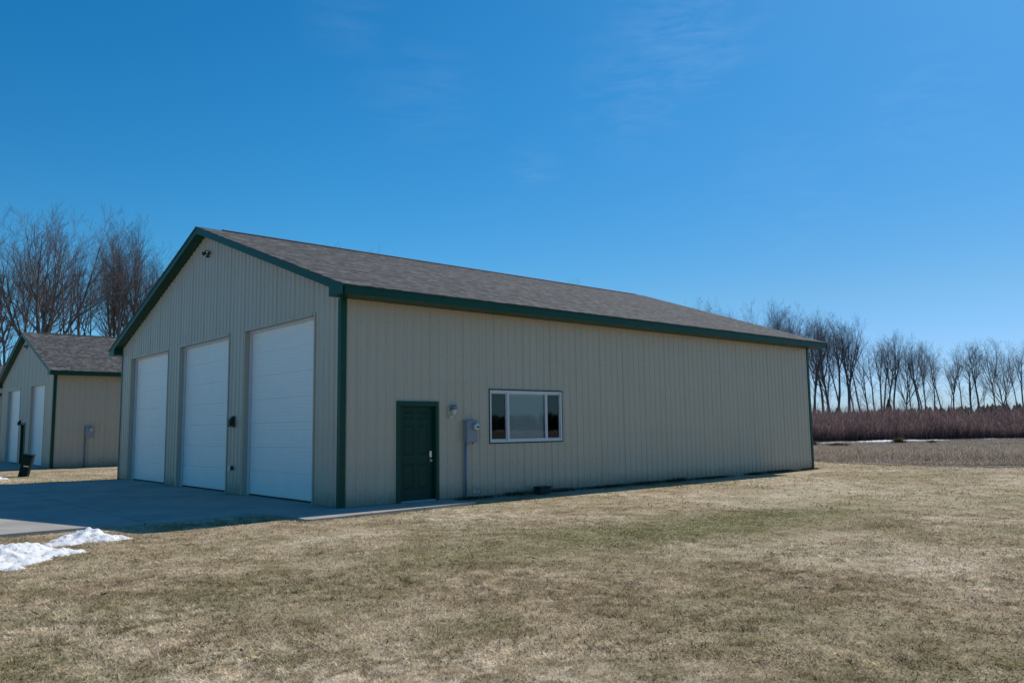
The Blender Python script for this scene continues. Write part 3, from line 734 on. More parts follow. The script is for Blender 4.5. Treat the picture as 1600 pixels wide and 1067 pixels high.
def electric_meter(loc, ground_z, lab, facing='-y'):
    o = empty('electric_meter', loc); tag(o, lab, 'electric meter')
    m = MB(); m.box((-0.155, -0.15, -0.24), (0.155, -0.020, 0.24)); m.build('meter_box', M_GREY, o, bevel=0.008)
    lid = MB(); lid.prism([(-0.165, -0.165, 0.235), (-0.165, -0.021, 0.235), (-0.165, -0.021, 0.262), (-0.165, -0.165, 0.246)], (0.33, 0, 0)); lid.box((-0.14, -0.157, -0.21), (0.14, -0.151, 0.20)); lid.build('cover', M_GREY, o)
    g = MB(); g.tube([(0.075, -0.157, 0.11), (0.075, -0.185, 0.11)], 0.092, 20); g.build('meter_ring', M_GREY, o)
    d = MB(); d.tube([(0.075, -0.185, 0.11), (0.075, -0.245, 0.11), (0.075, -0.262, 0.11)], [0.078, 0.074, 0.045], 20); d.build('meter_dial', M_LENS, o)
    f = MB(); f.box((0.035, -0.266, 0.085), (0.115, -0.2625, 0.125)); f.build('register', M_DARK, d and o)
    c = MB(); c.tube([(-0.125, -0.06, -0.24), (-0.125, -0.06, ground_z-loc[2])], 0.030, 12); c.build('conduit', M_PVC, o)
    h_ = MB(); h_.tube([(0.06, -0.09, -0.24), (0.06, -0.09, -0.27)], 0.018, 8); h_.build('hub', M_DARK, o)
    return o
def faucet(loc, lab):
    o = empty('garden_tap', loc); tag(o, lab, 'tap')
    m = MB(); m.tube([(0, -0.02, 0), (0, -0.05, 0)], 0.03, 12); m.tube([(0, -0.05, 0), (0, -0.10, 0), (0, -0.125, -0.02), (0, -0.13, -0.055)], [0.018, 0.02, 0.02, 0.017], 12); m.build('spout', M_NICKEL, o)
    h_ = MB(); h_.tube([(0, -0.09, 0), (0, -0.09, 0.05)], 0.008, 8); h_.tube([(0, -0.09, 0.045), (0, -0.09, 0.058)], 0.036, 12); h_.build('handle', M_GREY, o)
    c = MB(); c.box((-0.07, -0.032, -0.05), (0.07, -0.020, 0.03)); c.build('flange', M_VINYL, o)
    return o
def outlet(loc, lab):
    o = empty('power_outlet', loc); tag(o, lab, 'outlet')
    m = MB(); m.box((-0.075, 0.00, -0.065), (-0.020, 0.13, 0.065)); m.build('box', M_VINYL, o, bevel=0.006)
    c = MB(); c.prism([(-0.076, -0.10, -0.03), (-0.076, -0.03, -0.05), (-0.076, -0.003, -0.04), (-0.076, -0.003, 0.05), (-0.076, -0.06, 0.055), (-0.076, -0.10, 0.03)], (0.055, 0, 0)); c.build('plug', M_DARK, o, bevel=0.008)
    return o

# ------------------------------------------------------------------ main building
main = empty('storage_building', (0, 0, 0))
tag(main, 'large tan ribbed steel garage building with green trim and three white overhead doors', 'building', 'tan garage buildings')
DT = 4.015
GD = [(1.14, 4.74), (5.76, 9.36), (10.38, 13.98)]
EU0, EU1, EZ = 1.395, 2.310, 2.060
WX0, WX1, WZ0, WZ1 = 3.845, 6.225, 1.215, 2.462
shell(main, L, W, [(EU0, EU1, 0, EZ), (WX0+.02, WX1-.02, WZ0+.02, WZ1-.02)], [(a, b, 0, DT) for a, b in GD], gphase=0.06)
roof_parts(main, L, W); corner_trims(main, L, W)
for (a, b), lb in zip(GD, ('nearest white overhead door, by the green corner trim', 'middle white overhead door', 'farthest white overhead door')):
    overhead_door(main, a, b, DT, lb)
side_place = lambda u, o_, z: (u, -o_, z)
entry_door(main, side_place, EU0, EU1, EZ)

# window: white three-lite slider in a thin green J-channel
win = empty('window'); win.parent = main
m = MB(); rect_ring(m, side_place, WX0-.012, WX1+.012, WZ0-.012, WZ1+.012, .03, .03, .03, .03, 0.0, 0.030); m.build('window_trim', M_GREEN, win)
m = MB(); a, b, c, d = WX0+.019, WX1-.019, WZ0+.019, WZ1-.019
rect_ring(m, side_place, a, b, c, d, .042, .042, .042, .042, -0.08, 0.030)
M1, M2 = 4.42, 5.68
m.box((M1-.024, -0.030, c+.042), (M1+.024, 0.08, d-.042)); m.box((M2-.024, -0.030, c+.042), (M2+.024, 0.08, d-.042))
for ua, ub, y0 in ((a+.042, M1-.024, 0.012), (M2+.024, b-.042, 0.012), (M1+.024, M2-.024, -0.016)):
    rect_ring(m, lambda u, o_, z: (u, y0-o_, z), ua, ub, c+.042, d-.042, .020, .020, .034, .034, -0.02, 0.002)
m.build('window_frame', M_VINYL, win)
for ua, ub, y0 in ((a+.042, M1-.024, 0.020), (M1+.024, M2-.024, -0.006), (M2+.024, b-.042, 0.020)):
    g = MB(); g.quad((ua+.02, y0, c+.08), (ub-.02, y0, c+.08), (ub-.02, y0, d-.08), (ua+.02, y0, d-.08)); g.build('pane', M_GLASS, win)
for ua, ub in ((M1+.035, M2-.035),):
    bl = MB(); zz = c+.085; yb = 0.040 if ub-ua > 1 else 0.14
    while zz < d-.10:
        bl.prism([(ua, yb, zz-0.022), (ua, yb+0.022, zz+0.022), (ua, yb+0.022, zz+0.025), (ua, yb, zz-0.019)], (ub-ua, 0, 0)); zz += 0.050
    for ux in (ua+.12, ub-.12): bl.tube([(ux, yb+.022, c+.08), (ux, yb+.022, d-.06)], 0.0012, 4)
    bl.box((ua, yb, d-.10), (ub, yb+0.045, d-.058))
    bl.build('blind', M_BLIND, win)
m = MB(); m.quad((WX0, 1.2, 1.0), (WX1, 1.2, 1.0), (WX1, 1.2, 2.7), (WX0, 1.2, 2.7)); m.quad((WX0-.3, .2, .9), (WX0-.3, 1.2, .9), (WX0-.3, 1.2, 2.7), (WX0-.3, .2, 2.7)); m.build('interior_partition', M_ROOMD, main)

flood_light((0, 7.30, 6.44), 'dark twin security light high under the peak of the large building')
sconce((0, 5.33, 1.80), 'dark hooded wall light between the nearest and middle overhead doors')
outlet((0, 5.36, 0.66), 'small pale outlet box with dark plug low between two overhead doors')
electric_meter((3.24, 0, 1.49), 0.0, 'grey electric meter box with conduit beside the window of the large building')
faucet((3.43, 0, 0.17), 'small garden tap low on the wall below the grey meter')

# jelly jar / lantern by the entry door
o = empty('porch_light', (2.74, 0, 1.93)); tag(o, 'pale porch light with glass jar beside the green entry door', 'wall light')
m = MB(); m.box((-0.10, -0.034, -0.14), (-0.01, -0.020, 0.13)); m.build('base_plate', M_TANTRIM, o, bevel=0.003)
m = MB(); m.tube([(-0.05, -0.034, 0.05), (-0.01, -0.10, 0.09), (0.02, -0.10, 0.09)], 0.016, 8); m.tube([(0.03, -0.10, 0.165), (0.03, -0.10, 0.15), (0.03, -0.10, 0.06)], [0.03, 0.062, 0.062], 16); m.build('cap', M_PVC, o)
m = MB(); m.tube([(0.03, -0.10, 0.06), (0.03, -0.10, 0.0), (0.03, -0.10, -0.04)], [0.055, 0.05, 0.03], 16); m.build('glass_jar', M_LENS, o)
m = MB(); m.box((0.0, -0.125, -0.055), (0.06, -0.075, -0.041)); m.tube([(-0.05, -0.034, -0.09), (-0.03, -0.08, -0.12)], [0.03, 0.035], 10); m.build('motion_sensor', M_VINYL, o)

# low black box in the grass by the wall
m = MB(); poly = []
o = empty('bait_box', (5.345, -0.20, 0.0)); tag(o, 'low black plastic box lying against the wall below the window', 'box')
m.prism([(-0.19, -0.11, 0.0), (0.19, -0.11, 0.0), (0.19, 0.11, 0.0), (-0.19, 0.11, 0.0)], (0, 0, 0.135)); m.build('body', M_RUBBER, o, bevel=0.03)
m = MB(); m.prism([(-0.20, -0.12, 0.136), (0.20, -0.12, 0.136), (0.20, 0.12, 0.136), (-0.20, 0.12, 0.136)], (0, 0, 0.025)); m.build('lid', M_RUBBER, o, bevel=0.010)

# ------------------------------------------------------------------ neighbouring buildings
def neighbour(loc, w, lab):
    b = empty('storage_building', loc); tag(b, lab, 'building', 'tan garage buildings')
    gd = [(1.75, 4.95), (7.60, 11.0)]
    md = (5.95, 6.87)
    shell(b, L, w, [], [(x, y, 0, 3.95) for x, y in gd]+[(md[0], md[1], 0, 2.06)], gphase=0.06)
    roof_parts(b, L, w); corner_trims(b, L, w)
    for (x, y), lb in zip(gd, ('nearer white overhead door', 'farther white overhead door')): overhead_door(b, x, y, 3.95, lb)
    entry_door(b, lambda u, o_, z: (-o_, u, z), md[0], md[1], 2.06, detailed=False)
    return b
NY, NW = 26.67, 13.0
neighbour((0.27, NY, 0), NW, 'smaller tan garage building with two overhead doors behind the driveway on the left')
flood_light((0.27, NY+6.35, 6.10), 'dark security light under the peak of the smaller neighbouring building')
sconce((0.27, NY+7.18, 2.15), 'dark hooded wall light beside the entry door of the neighbouring building')
electric_meter((0.27+1.50, NY, 1.63), 0.0, 'grey electric meter with conduit on the wall of the neighbouring building')
faucet((0.27+2.2, NY, 0.35), 'small garden tap low on the wall of the neighbouring building')
neighbour((0.0, 51.0, 0), NW, 'third tan garage building just showing at the left edge of the photo')

# leaning utility pedestal
o = empty('utility_pedestal', (-1.98, 19.75, -0.02), 0.5); o.rotation_euler = (0.05, 0.20, -0.45)
tag(o, 'leaning dark green utility pedestal on the grass between the two buildings', 'utility pedestal')
m = MB(); m.prism([(-0.15, -0.15, 0), (0.15, -0.15, 0), (0.15, 0.15, 0), (-0.15, 0.15, 0)], (0, 0, 0.50)); m.build('base', M_PEDEST, o, bevel=0.02)
m = MB(); m.prism([(-0.165, -0.165, 0.40), (0.165, -0.165, 0.40), (0.165, 0.165, 0.40), (-0.165, 0.165, 0.40)], (0, 0, 0.42)); m.build('housing', M_PEDEST, o, bevel=0.03)
m = MB(); m.prism([(-0.18, -0.18, 0.821), (0.18, -0.18, 0.821), (0.18, 0.18, 0.821), (-0.18, 0.18, 0.821)], (0, 0, 0.055)); m.build('cap', M_PEDEST, o, bevel=0.02)
m = MB(); m.box((-0.04, -0.168, 0.43), (0.13, -0.1655, 0.465)); m.build('sticker', M_LABEL, o)

# ------------------------------------------------------------------ snow
def snow(name, blobs, cx, cy, half, step, lab, cat='snow', seed=0, rough=0.05):
    n_ = int(2*half/step)+1; xs = np.linspace(-half, half, n_)
    X, Y = np.meshgrid(cx+xs, cy+xs, indexing='ij'); Hh = np.full(X.shape, -0.35)
    for bx, by, rx, ry, an, h_ in blobs:
        dx, dy = X-bx, Y-by; u = dx*math.cos(an)+dy*math.sin(an); v = -dx*math.sin(an)+dy*math.cos(an)
        r = np.sqrt((u/rx)**2+(v/ry)**2)
        Hh = np.maximum(Hh, h_*(1-r**1.3))
    lump = (vnoise(X+seed, Y, 3.7)-0.5)*0.10+(vnoise(X, Y+seed, 9.0)-0.5)*0.10+(vnoise(X+3, Y+seed, 21.0)-0.5)*0.06
    Hh = Hh + lump*np.clip(Hh*4+0.5, 0.2, 1.2)*rough/0.05
    Z = np.where(Hh > 0, Hh, np.maximum(Hh, -0.04)*1.0) + gz(X, Y) + 0.012
    keep = Hh > -0.03
    q = keep[:-1, :-1] & keep[1:, :-1] & keep[1:, 1:] & keep[:-1, 1:]
    i, j = np.nonzero(q); a = i*n_+j; V = np.stack([X.ravel(), Y.ravel(), Z.ravel()], 1)
    Fq = np.stack([a, a+n_, a+n_+1, a+1], 1)
    used = np.unique(Fq); idx = np.full(len(V), -1); idx[used] = np.arange(len(used))
    me = np_mesh(name, V[used], idx[Fq], 4, M_SNOW); me.polygons.foreach_set('use_smooth', np.ones(len(Fq), bool))
    o = bpy.data.objects.new(name, me); COL.objects.link(o); tag(o, lab, cat); return o
snow('snow_pile', [(-4.84, -1.16, 0.38, 0.32, 0.1, 0.125), (-4.92, -1.24, 0.42, 0.28, 0.3, 0.11), (-4.66, -1.38, 0.36, 0.15, -0.1, 0.06), (-5.12, -1.42, 0.34, 0.14, 0.2, 0.06)],
     -4.7, -1.2, 1.1, 0.028, 'smaller melting snow pile at the corner of the concrete driveway', seed=4)
snow('snow_pile', [(-6.75, -2.15, 0.85, 0.75, 0.2, 0.36), (-6.2, -2.45, 0.70, 0.58, -0.5, 0.19), (-5.75, -2.45, 0.58, 0.30, 0.1, 0.12), (-5.42, -2.40, 0.36, 0.17, 0.1, 0.08), (-6.5, -3.0, 0.5, 0.4, 0.4, 0.14)],
     -6.3, -2.3, 1.7, 0.032, 'larger melting snow pile on the lawn at the left edge of the photo', seed=11)
snow('snow_scrap', [(-6.09, -3.42, 0.11, 0.05, 0.3, 0.05)], -6.09, -3.42, 0.3, 0.015, 'tiny scrap of snow on the lawn below the larger snow pile', seed=2, rough=0.01)
snow('snow_scrap', [(-3.5, 18.6, 0.75, 0.5, 0.0, 0.14)], -3.5, 18.6, 1.2, 0.05, 'small snow patch on the grass left of the leaning pedestal', seed=6)
def snow_strip(pts, wid, name, lab, seed):
    m = MB(); r = random.Random(seed); N = 90; top = []; bot = []
    P = [Vector((*p, 0)) for p in pts]
    for k in range(N+1):
        t = k/N*(len(P)-1); i = min(int(t), len(P)-2); p = P[i].lerp(P[i+1], t-i); taper = math.sin(math.pi*min(max(k/N, .02), .98))**0.4
        w_ = wid*taper*(0.5+r.random()*0.7); z = float(gz(p.x, p.y))+0.03
        d = (P[i+1]-P[i]).normalized(); nrm = Vector((-d.y, d.x, 0))
        bot.append(p-nrm*w_*0.5+Vector((0, 0, z))); top.append((p+Vector((0, 0, z+0.10*taper+0.05*r.random())), p+nrm*w_+Vector((0, 0, z))))
    for k in range(N):
        m.quad(bot[k], bot[k+1], top[k+1][0], top[k][0]); m.quad(top[k][0], top[k+1][0], top[k+1][1], top[k][1])
    o = m.build(name, M_SNOW); tag(o, lab, 'snow')
snow_strip([(50.5, 16.6), (55, 15.6), (60, 14.2), (65, 12.6)][::-1], 1.5, 'snow_bank', 'long thin snow bank at the foot of the red thicket, left of the brown bush', 1)
snow_strip([(67.2, 10.6), (68.6, 9.9)][::-1], 0.8, 'snow_bank', 'short snow bank at the foot of the red thicket, right of the brown bush', 2)
snow_strip([(70.5, 7.9), (71.6, 7.0)][::-1], 0.8, 'snow_bank', 'snow bank at the foot of the red thicket near the right edge of the photo', 3)

# ------------------------------------------------------------------ lawn blades (one uncountable mass)
def blades():
    rg = np.random.default_rng(3); out = []
    ang0 = YAW
    def band(r0, r1, n, half, wid, ln):
        r = np.sqrt(rg.random(n)*(r1*r1-r0*r0)+r0*r0); a = ang0+(rg.random(n)*2-1)*half
        x = CAM_POS.x+r*np.sin(a); y = CAM_POS.y+r*np.cos(a)
        d = slab_dist(x, y); fringe = (vnoise(x, y, 2.3)-0.4)*0.12
        k = (d > -fringe*0.9-0.02) & (x < 23.6)
        # trodden thin spots
        thin = vnoise(x+30, y+11, 1.6); k &= rg.random(n) < (0.35+0.9*thin)
        x, y = x[k], y[k]; n = len(x)
        th = rg.random(n)*2*np.pi; lean = 0.90+rg.random(n)*0.60
        le = ln*(0.45+rg.random(n)*0.9)*(0.75+0.6*vnoise(x, y, 0.8)); wd = wid*(0.6+rg.random(n)*0.8)
        z = gz(x, y)-0.002
        # tip
        dx, dy = np.cos(th), np.sin(th)
        tx = x+dx*np.sin(lean)*le; ty = y+dy*np.sin(lean)*le; tz = z+np.cos(lean)*le+0.004
        V = np.empty((n, 3, 3)); V[:, 0] = np.stack([x-dy*wd/2, y+dx*wd/2, z], 1); V[:, 1] = np.stack([x+dy*wd/2, y-dx*wd/2, z], 1); V[:, 2] = np.stack([tx, ty, tz], 1)
        t = np.clip(0.50+(vnoise(x, y+50, 13.0)-0.5)*0.55+(vnoise(x+9, y, 37.0)-0.5)*0.55+rg.normal(0, 0.26, n), 0, 1)
        out.append((V.reshape(-1, 3), np.repeat(t, 3)))
    band(2.2, 5.5, 240000, 0.72, 0.0046, 0.034)
    band(5.5, 9.5, 260000, 0.70, 0.0080, 0.040)
    band(9.5, 16, 240000, 0.70, 0.010, 0.040)
    band(16, 38, 170000, 0.70, 0.022, 0.055)
    V = np.concatenate([o[0] for o in out]); T = np.concatenate([o[1] for o in out]); n = len(V)//3
    o = bpy.data.objects.new('grass', np_mesh('grass', V, np.arange(n*3).reshape(-1, 3), 3, M_BLADE, T)); COL.objects.link(o)
    tag(o, 'short dormant grass blades of the lawn', 'grass', kind='stuff')
blades()
def leaf(px_, py_, s_, lab, ca):
    d = (fw + rt*((px_-800)/1242.53) + up*((533.5-py_)/1242.53)); t = -CAM_POS.z/d.z; p = CAM_POS+d*t
    m = MB(); c = Vector((0, 0, 0.012)); ring = [Vector((math.cos(a)*s_*(1.0 if k % 2 else .55), math.sin(a)*s_*(.75 if k % 2 else .4), 0.012+0.35*s_*(k % 3 == 0))) for k, a in enumerate([i*math.pi/5 for i in range(10)])]
    for k in range(10): m.quad(c, ring[k], ring[(k+1) % 10])
    o = m.build('dead_leaf', M_DLEAF); o.location = (p.x, p.y, float(gz(p.x, p.y))+0.012); o.rotation_euler = (0.3, -0.2, ca); tag(o, lab, 'leaf')
    sol = o.modifiers.new('thickness', 'SOLIDIFY'); sol.thickness = 0.002
M_DLEAF = simple('dead_leaf', (0.035, 0.022, 0.012), 0.8)
leaf(161, 940, 0.035, 'dark curled dead leaf on the lawn below the snow piles', 0.4)
leaf(376, 1020, 0.022, 'tiny dark dead leaf near the bottom edge of the lawn, left of centre', 1.4)
# grass tufts along the foot of the wall, greener and longer
def foot_grass():
    rg = np.random.default_rng(5); n = 9000
    x = 2.6+rg.random(n)*(L-2.6)*1.0; y = -0.03-rg.random(n)**2*0.30
    keep = vnoise(x, y*0, 1.5)+rg.random(n)*0.5 > 0.62; x = x[keep]; y = y[keep]; n = len(x)
    th = rg.random(n)*2*np.pi; le = 0.04+rg.random(n)*0.06*vnoise(x, y*0+3, 1.1)*2; lean = rg.random(n)*0.6; wd = 0.006+rg.random(n)*0.006; z = gz(x, y)
    dx, dy = np.cos(th), np.sin(th); V = np.empty((n, 3, 3))
    V[:, 0] = np.stack([x-dy*wd/2, y+dx*wd/2, z], 1); V[:, 1] = np.stack([x+dy*wd/2, y-dx*wd/2, z], 1)
    V[:, 2] = np.stack([x+dx*np.sin(lean)*le, np.minimum(y+dy*np.sin(lean)*le, -0.025), z+np.cos(lean)*le], 1)
    o = bpy.data.objects.new('grass', np_mesh('grass', V.reshape(-1, 3), np.arange(n*3).reshape(-1, 3), 3, M_BRUSH, np.repeat(rg.random(n), 3))); COL.objects.link(o)
    tag(o, 'longer grass left along the foot of the long wall', 'grass', kind='stuff')
foot_grass()

# ------------------------------------------------------------------ fallow weeds and the red thicket
def stems(n, xy, zlen, wid, lean_s, mat_, name, lab, cat, tint, seed, twigs=0, curve=0.0):
    """thin three-sided upright stems, each with optional side twigs, as one mass"""
    rg = np.random.default_rng(seed); x, y = xy; n = len(x)
    z = gz(x, y); le = zlen(x, y, rg); th = rg.random(n)*2*np.pi; lean = np.abs(rg.normal(0, lean_s, n))
    base = np.stack([x, y, z], 1); d = np.stack([np.cos(th)*np.sin(lean), np.sin(th)*np.sin(lean), np.cos(lean)], 1); tip = base+d*le[:, None]
    B, Tp, Wd, Ti = [base], [tip], [np.full(n, wid)*(0.6+0.8*rg.random(n))], [tint(rg, n)]
    for k in range(twigs):
        f = 0.25+0.65*rg.random(n); b2 = base+(tip-base)*f[:, None]; th2 = rg.random(n)*2*np.pi; l2 = 0.45+0.5*rg.random(n)
        dd = np.stack([np.cos(th2)*np.sin(l2), np.sin(th2)*np.sin(l2), np.cos(l2)], 1)
        B.append(b2); Tp.append(b2+dd*(le*(1-f)*0.9+0.1)[:, None]); Wd.append(Wd[0]*0.6); Ti.append(np.clip(Ti[0]+0.15+rg.normal(0, .1, n), 0, 1))
    B = np.concatenate(B); Tp = np.concatenate(Tp); Wd = np.concatenate(Wd); Ti = np.concatenate(Ti); n = len(B)
    ph = rg.random(n)*2*np.pi; V = np.empty((n, 4, 3))
    for k in range(3):
        a = ph+k*2*np.pi/3; V[:, k] = B+np.stack([np.cos(a)*Wd/2, np.sin(a)*Wd/2, 0*a], 1)
    V[:, 3] = Tp; i = np.arange(n)*4
    Fc = np.concatenate([np.stack([i, i+1, i+3], 1), np.stack([i+1, i+2, i+3], 1), np.stack([i+2, i, i+3], 1)])
    o = bpy.data.objects.new(name, np_mesh(name, V.reshape(-1, 3), Fc, 3, mat_, np.repeat(Ti, 4))); COL.objects.link(o); tag(o, lab, cat, kind='stuff')
    return o
rg = np.random.default_rng(12)
def strip_pts(n, p0, p1, d0, d1, power=1.0):
    """points in a belt beside the line p0-p1, at offsets d0..d1 away from the camera"""
    p0 = np.array(p0, float); p1 = np.array(p1, float); d = (p1-p0)/np.linalg.norm(p1-p0); nr = np.array([-d[1], d[0]])
    if nr @ (p0-np.array([CAM_POS.x, CAM_POS.y])) < 0: nr = -nr
    t = rg.random(n); o_ = d0+(d1-d0)*rg.random(n)**power
    P = p0+t[:, None]*(p1-p0)+nr*o_[:, None]; return P[:, 0], P[:, 1]
# weeds between the mown edge and the thicket
nw = 130000
wx = 23.0+rg.random(nw)**1.3*50; wy = -9+rg.random(nw)*30
wy = -9+(wy+9)*1.0
ang = np.arctan2(wx-CAM_POS.x, wy-CAM_POS.y); kk = (ang > 1.02) & (ang < 1.40) & (wx < 74-0.2*wy)
wx, wy = wx[kk], wy[kk]; k2 = (wx-23 > (vnoise(wy, wy*0, 0.5)-0.5)*1.2+rg.random(len(wx))*0.7); wx, wy = wx[k2], wy[k2]
stems(0, (wx, wy), lambda x, y, r: (0.10+0.30*r.random(len(x)))*(0.55+0.9*vnoise(x, y, 0.33))*(0.45+0.55*smooth(x, 23, 28))*(1-0.66*smooth(x, 28, 48)), 0.022, 0.45, M_WEED, 'tall_grass', 'dry grey brown weeds standing in the fallow field', 'weeds', lambda r, n: np.clip(r.normal(0.5, 0.28, n), 0, 1), 21, twigs=1)
# thicket belt
T0, T1 = (42, 23.6), (86, 2.9)
tx, ty = strip_pts(46000, T0, T1, 0.3, 26, 1.35)
def th_len(x, y, r):
    d = (x-42)*0.4257+(y-23.6)*0.9049
    return (0.75+1.75*r.random(len(x))+1.1*r.random(len(x))**5)*(0.72+0.42*vnoise(x, y, 0.18)+0.30*vnoise(x+7, y, 0.6))*(0.62+0.45*smooth(d, 0, 5))
stems(0, (tx, ty), th_len, 0.040, 0.20, M_THICK, 'thicket', 'belt of leafless reddish brush beyond the fallow field', 'brush', lambda r, n: np.clip(r.normal(0.45, 0.24, n), 0, 1), 22, twigs=3)

# small bushes
def bush(loc, r, h, n, mat_, lab, seed, cat='bush'):
    rg_ = np.random.default_rng(seed); th = rg_.random(n)*2*np.pi; el = rg_.random(n)**0.7*1.35; le = (0.5+0.5*rg_.random(n))
    b = np.stack([rg_.normal(0, r*0.15, n), rg_.normal(0, r*0.15, n), np.zeros(n)], 1)
    f0 = rg_.random(n)*0.6
    D = np.stack([np.cos(th)*np.sin(el)*r, np.sin(th)*np.sin(el)*r, np.cos(el)*h], 1)
    B = b+D*f0[:, None]; Tp = b+D*le[:, None]+rg_.normal(0, r*0.08, (n, 3)); Tp[:, 2] = np.maximum(Tp[:, 2], 0.02)
    V = np.empty((n, 4, 3)); ph = rg_.random(n)*6.28
    for k in range(3):
        a = ph+k*2.094; V[:, k] = B+np.stack([np.cos(a), np.sin(a), 0*a], 1)*0.015
    V[:, 3] = Tp; i = np.arange(n)*4
    Fc = np.concatenate([np.stack([i, i+1, i+3], 1), np.stack([i+1, i+2, i+3], 1), np.stack([i+2, i, i+3], 1)])
    o = empty('bush', loc); tag(o, lab, cat)
    f = bpy.data.objects.new('branches', np_mesh('branches', V.reshape(-1, 3), Fc, 3, mat_, np.repeat(rg_.random(n), 4))); COL.objects.link(f); f.parent = o
bush((52.4, 11.3, 0), 0.75, 0.60, 900, M_BRUSH, 'low olive brown bush in front of the long snow bank', 1)
bush((54.9, 10.0, 0), 0.6, 0.32, 500, M_BRUSH, 'flatter olive brown bush right of the snow bank in the field', 2)
bush((41.4, 12.25, 0), 0.55, 0.55, 1100, M_DBRUSH, 'dark tangled brush heap just beyond the far corner of the building', 3)
bush((44.6, 12.1, 0), 1.2, 0.30, 900, M_DBRUSH, 'low dark brush beside the tangled heap near the building corner', 4)

# ------------------------------------------------------------------ bare trees
def tree_mesh(seed, h, trunk_frac, leaders, spread, r0, lean=0.0, dens=1.0, low=0.35):
    R = random.Random(seed); tr = MB(); cr = MB()
    def rv(): return Vector((R.gauss(0, 1), R.gauss(0, 1), R.gauss(0, 1)))
    def grow(p, d, length, rad, level, mesh, rtip=None):
        nseg = {0: 9, 1: 7, 2: 5, 3: 3, 4: 2}[level]; pts = [p.copy()]; rads = [rad]; dirs = [d.copy()]
        rt_ = rtip if rtip is not None else max(rad*0.25, 0.006)
        wob = {0: 0.035, 1: 0.055, 2: 0.07, 3: 0.07, 4: 0.05}[level]
        for s in range(nseg):
            d = (d+rv()*wob+Vector((0, 0, 0.10 if level in (1, 2) else (0.02 if level == 0 else 0.07)))).normalized()
            p = p+d*length/nseg; pts.append(p.copy()); dirs.append(d.copy()); rads.append(rad+(rt_-rad)*((s+1)/nseg)**0.9)
        mesh.tube(pts, rads, {0: 8, 1: 5, 2: 4, 3: 3, 4: 3}[level], caps=False)
        return pts, dirs, rads
    def side(d, ang):
        a = d.orthogonal().normalized(); b = d.cross(a); t = R.random()*2*math.pi
        return (d*math.cos(ang)+(a*math.cos(t)+b*math.sin(t))*math.sin(ang)).normalized()
    def kids(pts, dirs, rads, length, level, n, f0=0.2):
        for k in range(n):
            f = f0+(1-f0)*(k+R.random())/n; i = f*(len(pts)-1); a = min(int(i), len(pts)-2); t = i-a
            p = pts[a].lerp(pts[a+1], t); rr = rads[a]+(rads[a+1]-rads[a])*t
            ang = R.uniform(0.35, 0.80) if level < 4 else R.uniform(0.3, 0.75)
            ln = length*(0.62-0.28*f)*R.uniform(0.7, 1.2)
            if level == 4: ln = max(ln, 0.35)
            dd = side(dirs[a], ang); 
            if dd.z < -0.1: dd.z = abs(dd.z)*0.3; dd.normalize()
            P2, D2, R2 = grow(p, dd, ln, min(rr*0.60, 0.007+ln*0.0115), level, cr)
            if level == 2: kids(P2, D2, R2, ln, 3, int(6*dens)+1)
            elif level == 3: kids(P2, D2, R2, ln, 4, int(4*dens)+1, 0.25)
    d0 = Vector((lean*math.cos(seed), lean*math.sin(seed), 1)).normalized()
    tl = h*trunk_frac
    P, D, Rr = grow(Vector((0, 0, -0.1)), d0, tl, r0, 0, tr, r0*0.62)
    n = leaders; t0 = R.random()*6.28
    for k in range(n):
        an = spread*(R.uniform(0.6, 1.2) if n > 1 else 0.2) * (0.35 if k == 0 else 1)
        a = D[-1].orthogonal().normalized(); b = D[-1].cross(a); t = t0+k*2*math.pi/n+R.uniform(-.4, .4)
        dd = (D[-1]*math.cos(an)+(a*math.cos(t)+b*math.sin(t))*math.sin(an)).normalized()
        ln = (h-tl)*R.uniform(0.85, 1.05)*(1.0 if k == 0 else 0.9)
        P1, D1, R1 = grow(P[-1], dd, ln, r0*0.62*(1 if k == 0 else 0.78), 1, cr, 0.018)
        kids(P1, D1, R1, ln*0.95, 2, int(9*dens)+2, 0.12)
    # a few limbs from the trunk
    i0 = int(len(P)*low)
    kids(P[i0:], D[i0:], Rr[i0:], h*0.36, 2, int(5*dens), 0.15)
    k_ = h/max(v[2] for v in cr.v)
    for q in (tr, cr): q.v = [(v[0]*k_, v[1]*k_, v[2]*k_) for v in q.v]
    return tr.mesh('trunk', M_BARK), cr.mesh('crown', M_TWIG)
PROTO = {}
specs = {'broad': (1, 20, 0.36, 5, 0.55, 0.36, 0.02, 1.35, 0.5), 'vase': (2, 20, 0.48, 4, 0.42, 0.28, 0.03, 0.95, 0.7), 'tall': (3, 20, 0.60, 3, 0.36, 0.24, 0.03, 0.9, 0.7),
         'fork': (4, 20, 0.40, 2, 0.28, 0.26, 0.04, 1.0, 0.65), 'slim': (5, 20, 0.56, 2, 0.34, 0.18, 0.02, 0.95, 0.35), 'pole': (9, 20, 0.56, 3, 0.36, 0.21, 0.015, 0.95, 0.3), 'mast': (10, 20, 0.50, 3, 0.30, 0.25, 0.02, 1.0, 0.35), 'wide': (6, 20, 0.34, 5, 0.55, 0.25, 0.02, 1.2, 0.4),
         'lean': (7, 20, 0.55, 3, 0.38, 0.20, 0.12, 1.0, 0.5), 'bushy': (8, 20, 0.34, 5, 0.45, 0.24, 0.03, 1.35, 0.5)}
for k_, s_ in specs.items(): PROTO[k_] = tree_mesh(*s_)
def px2xy(px, dist):
    a = YAW+math.atan((px-800)/1242.53); return CAM_POS.x+dist*math.sin(a), CAM_POS.y+dist*math.cos(a)
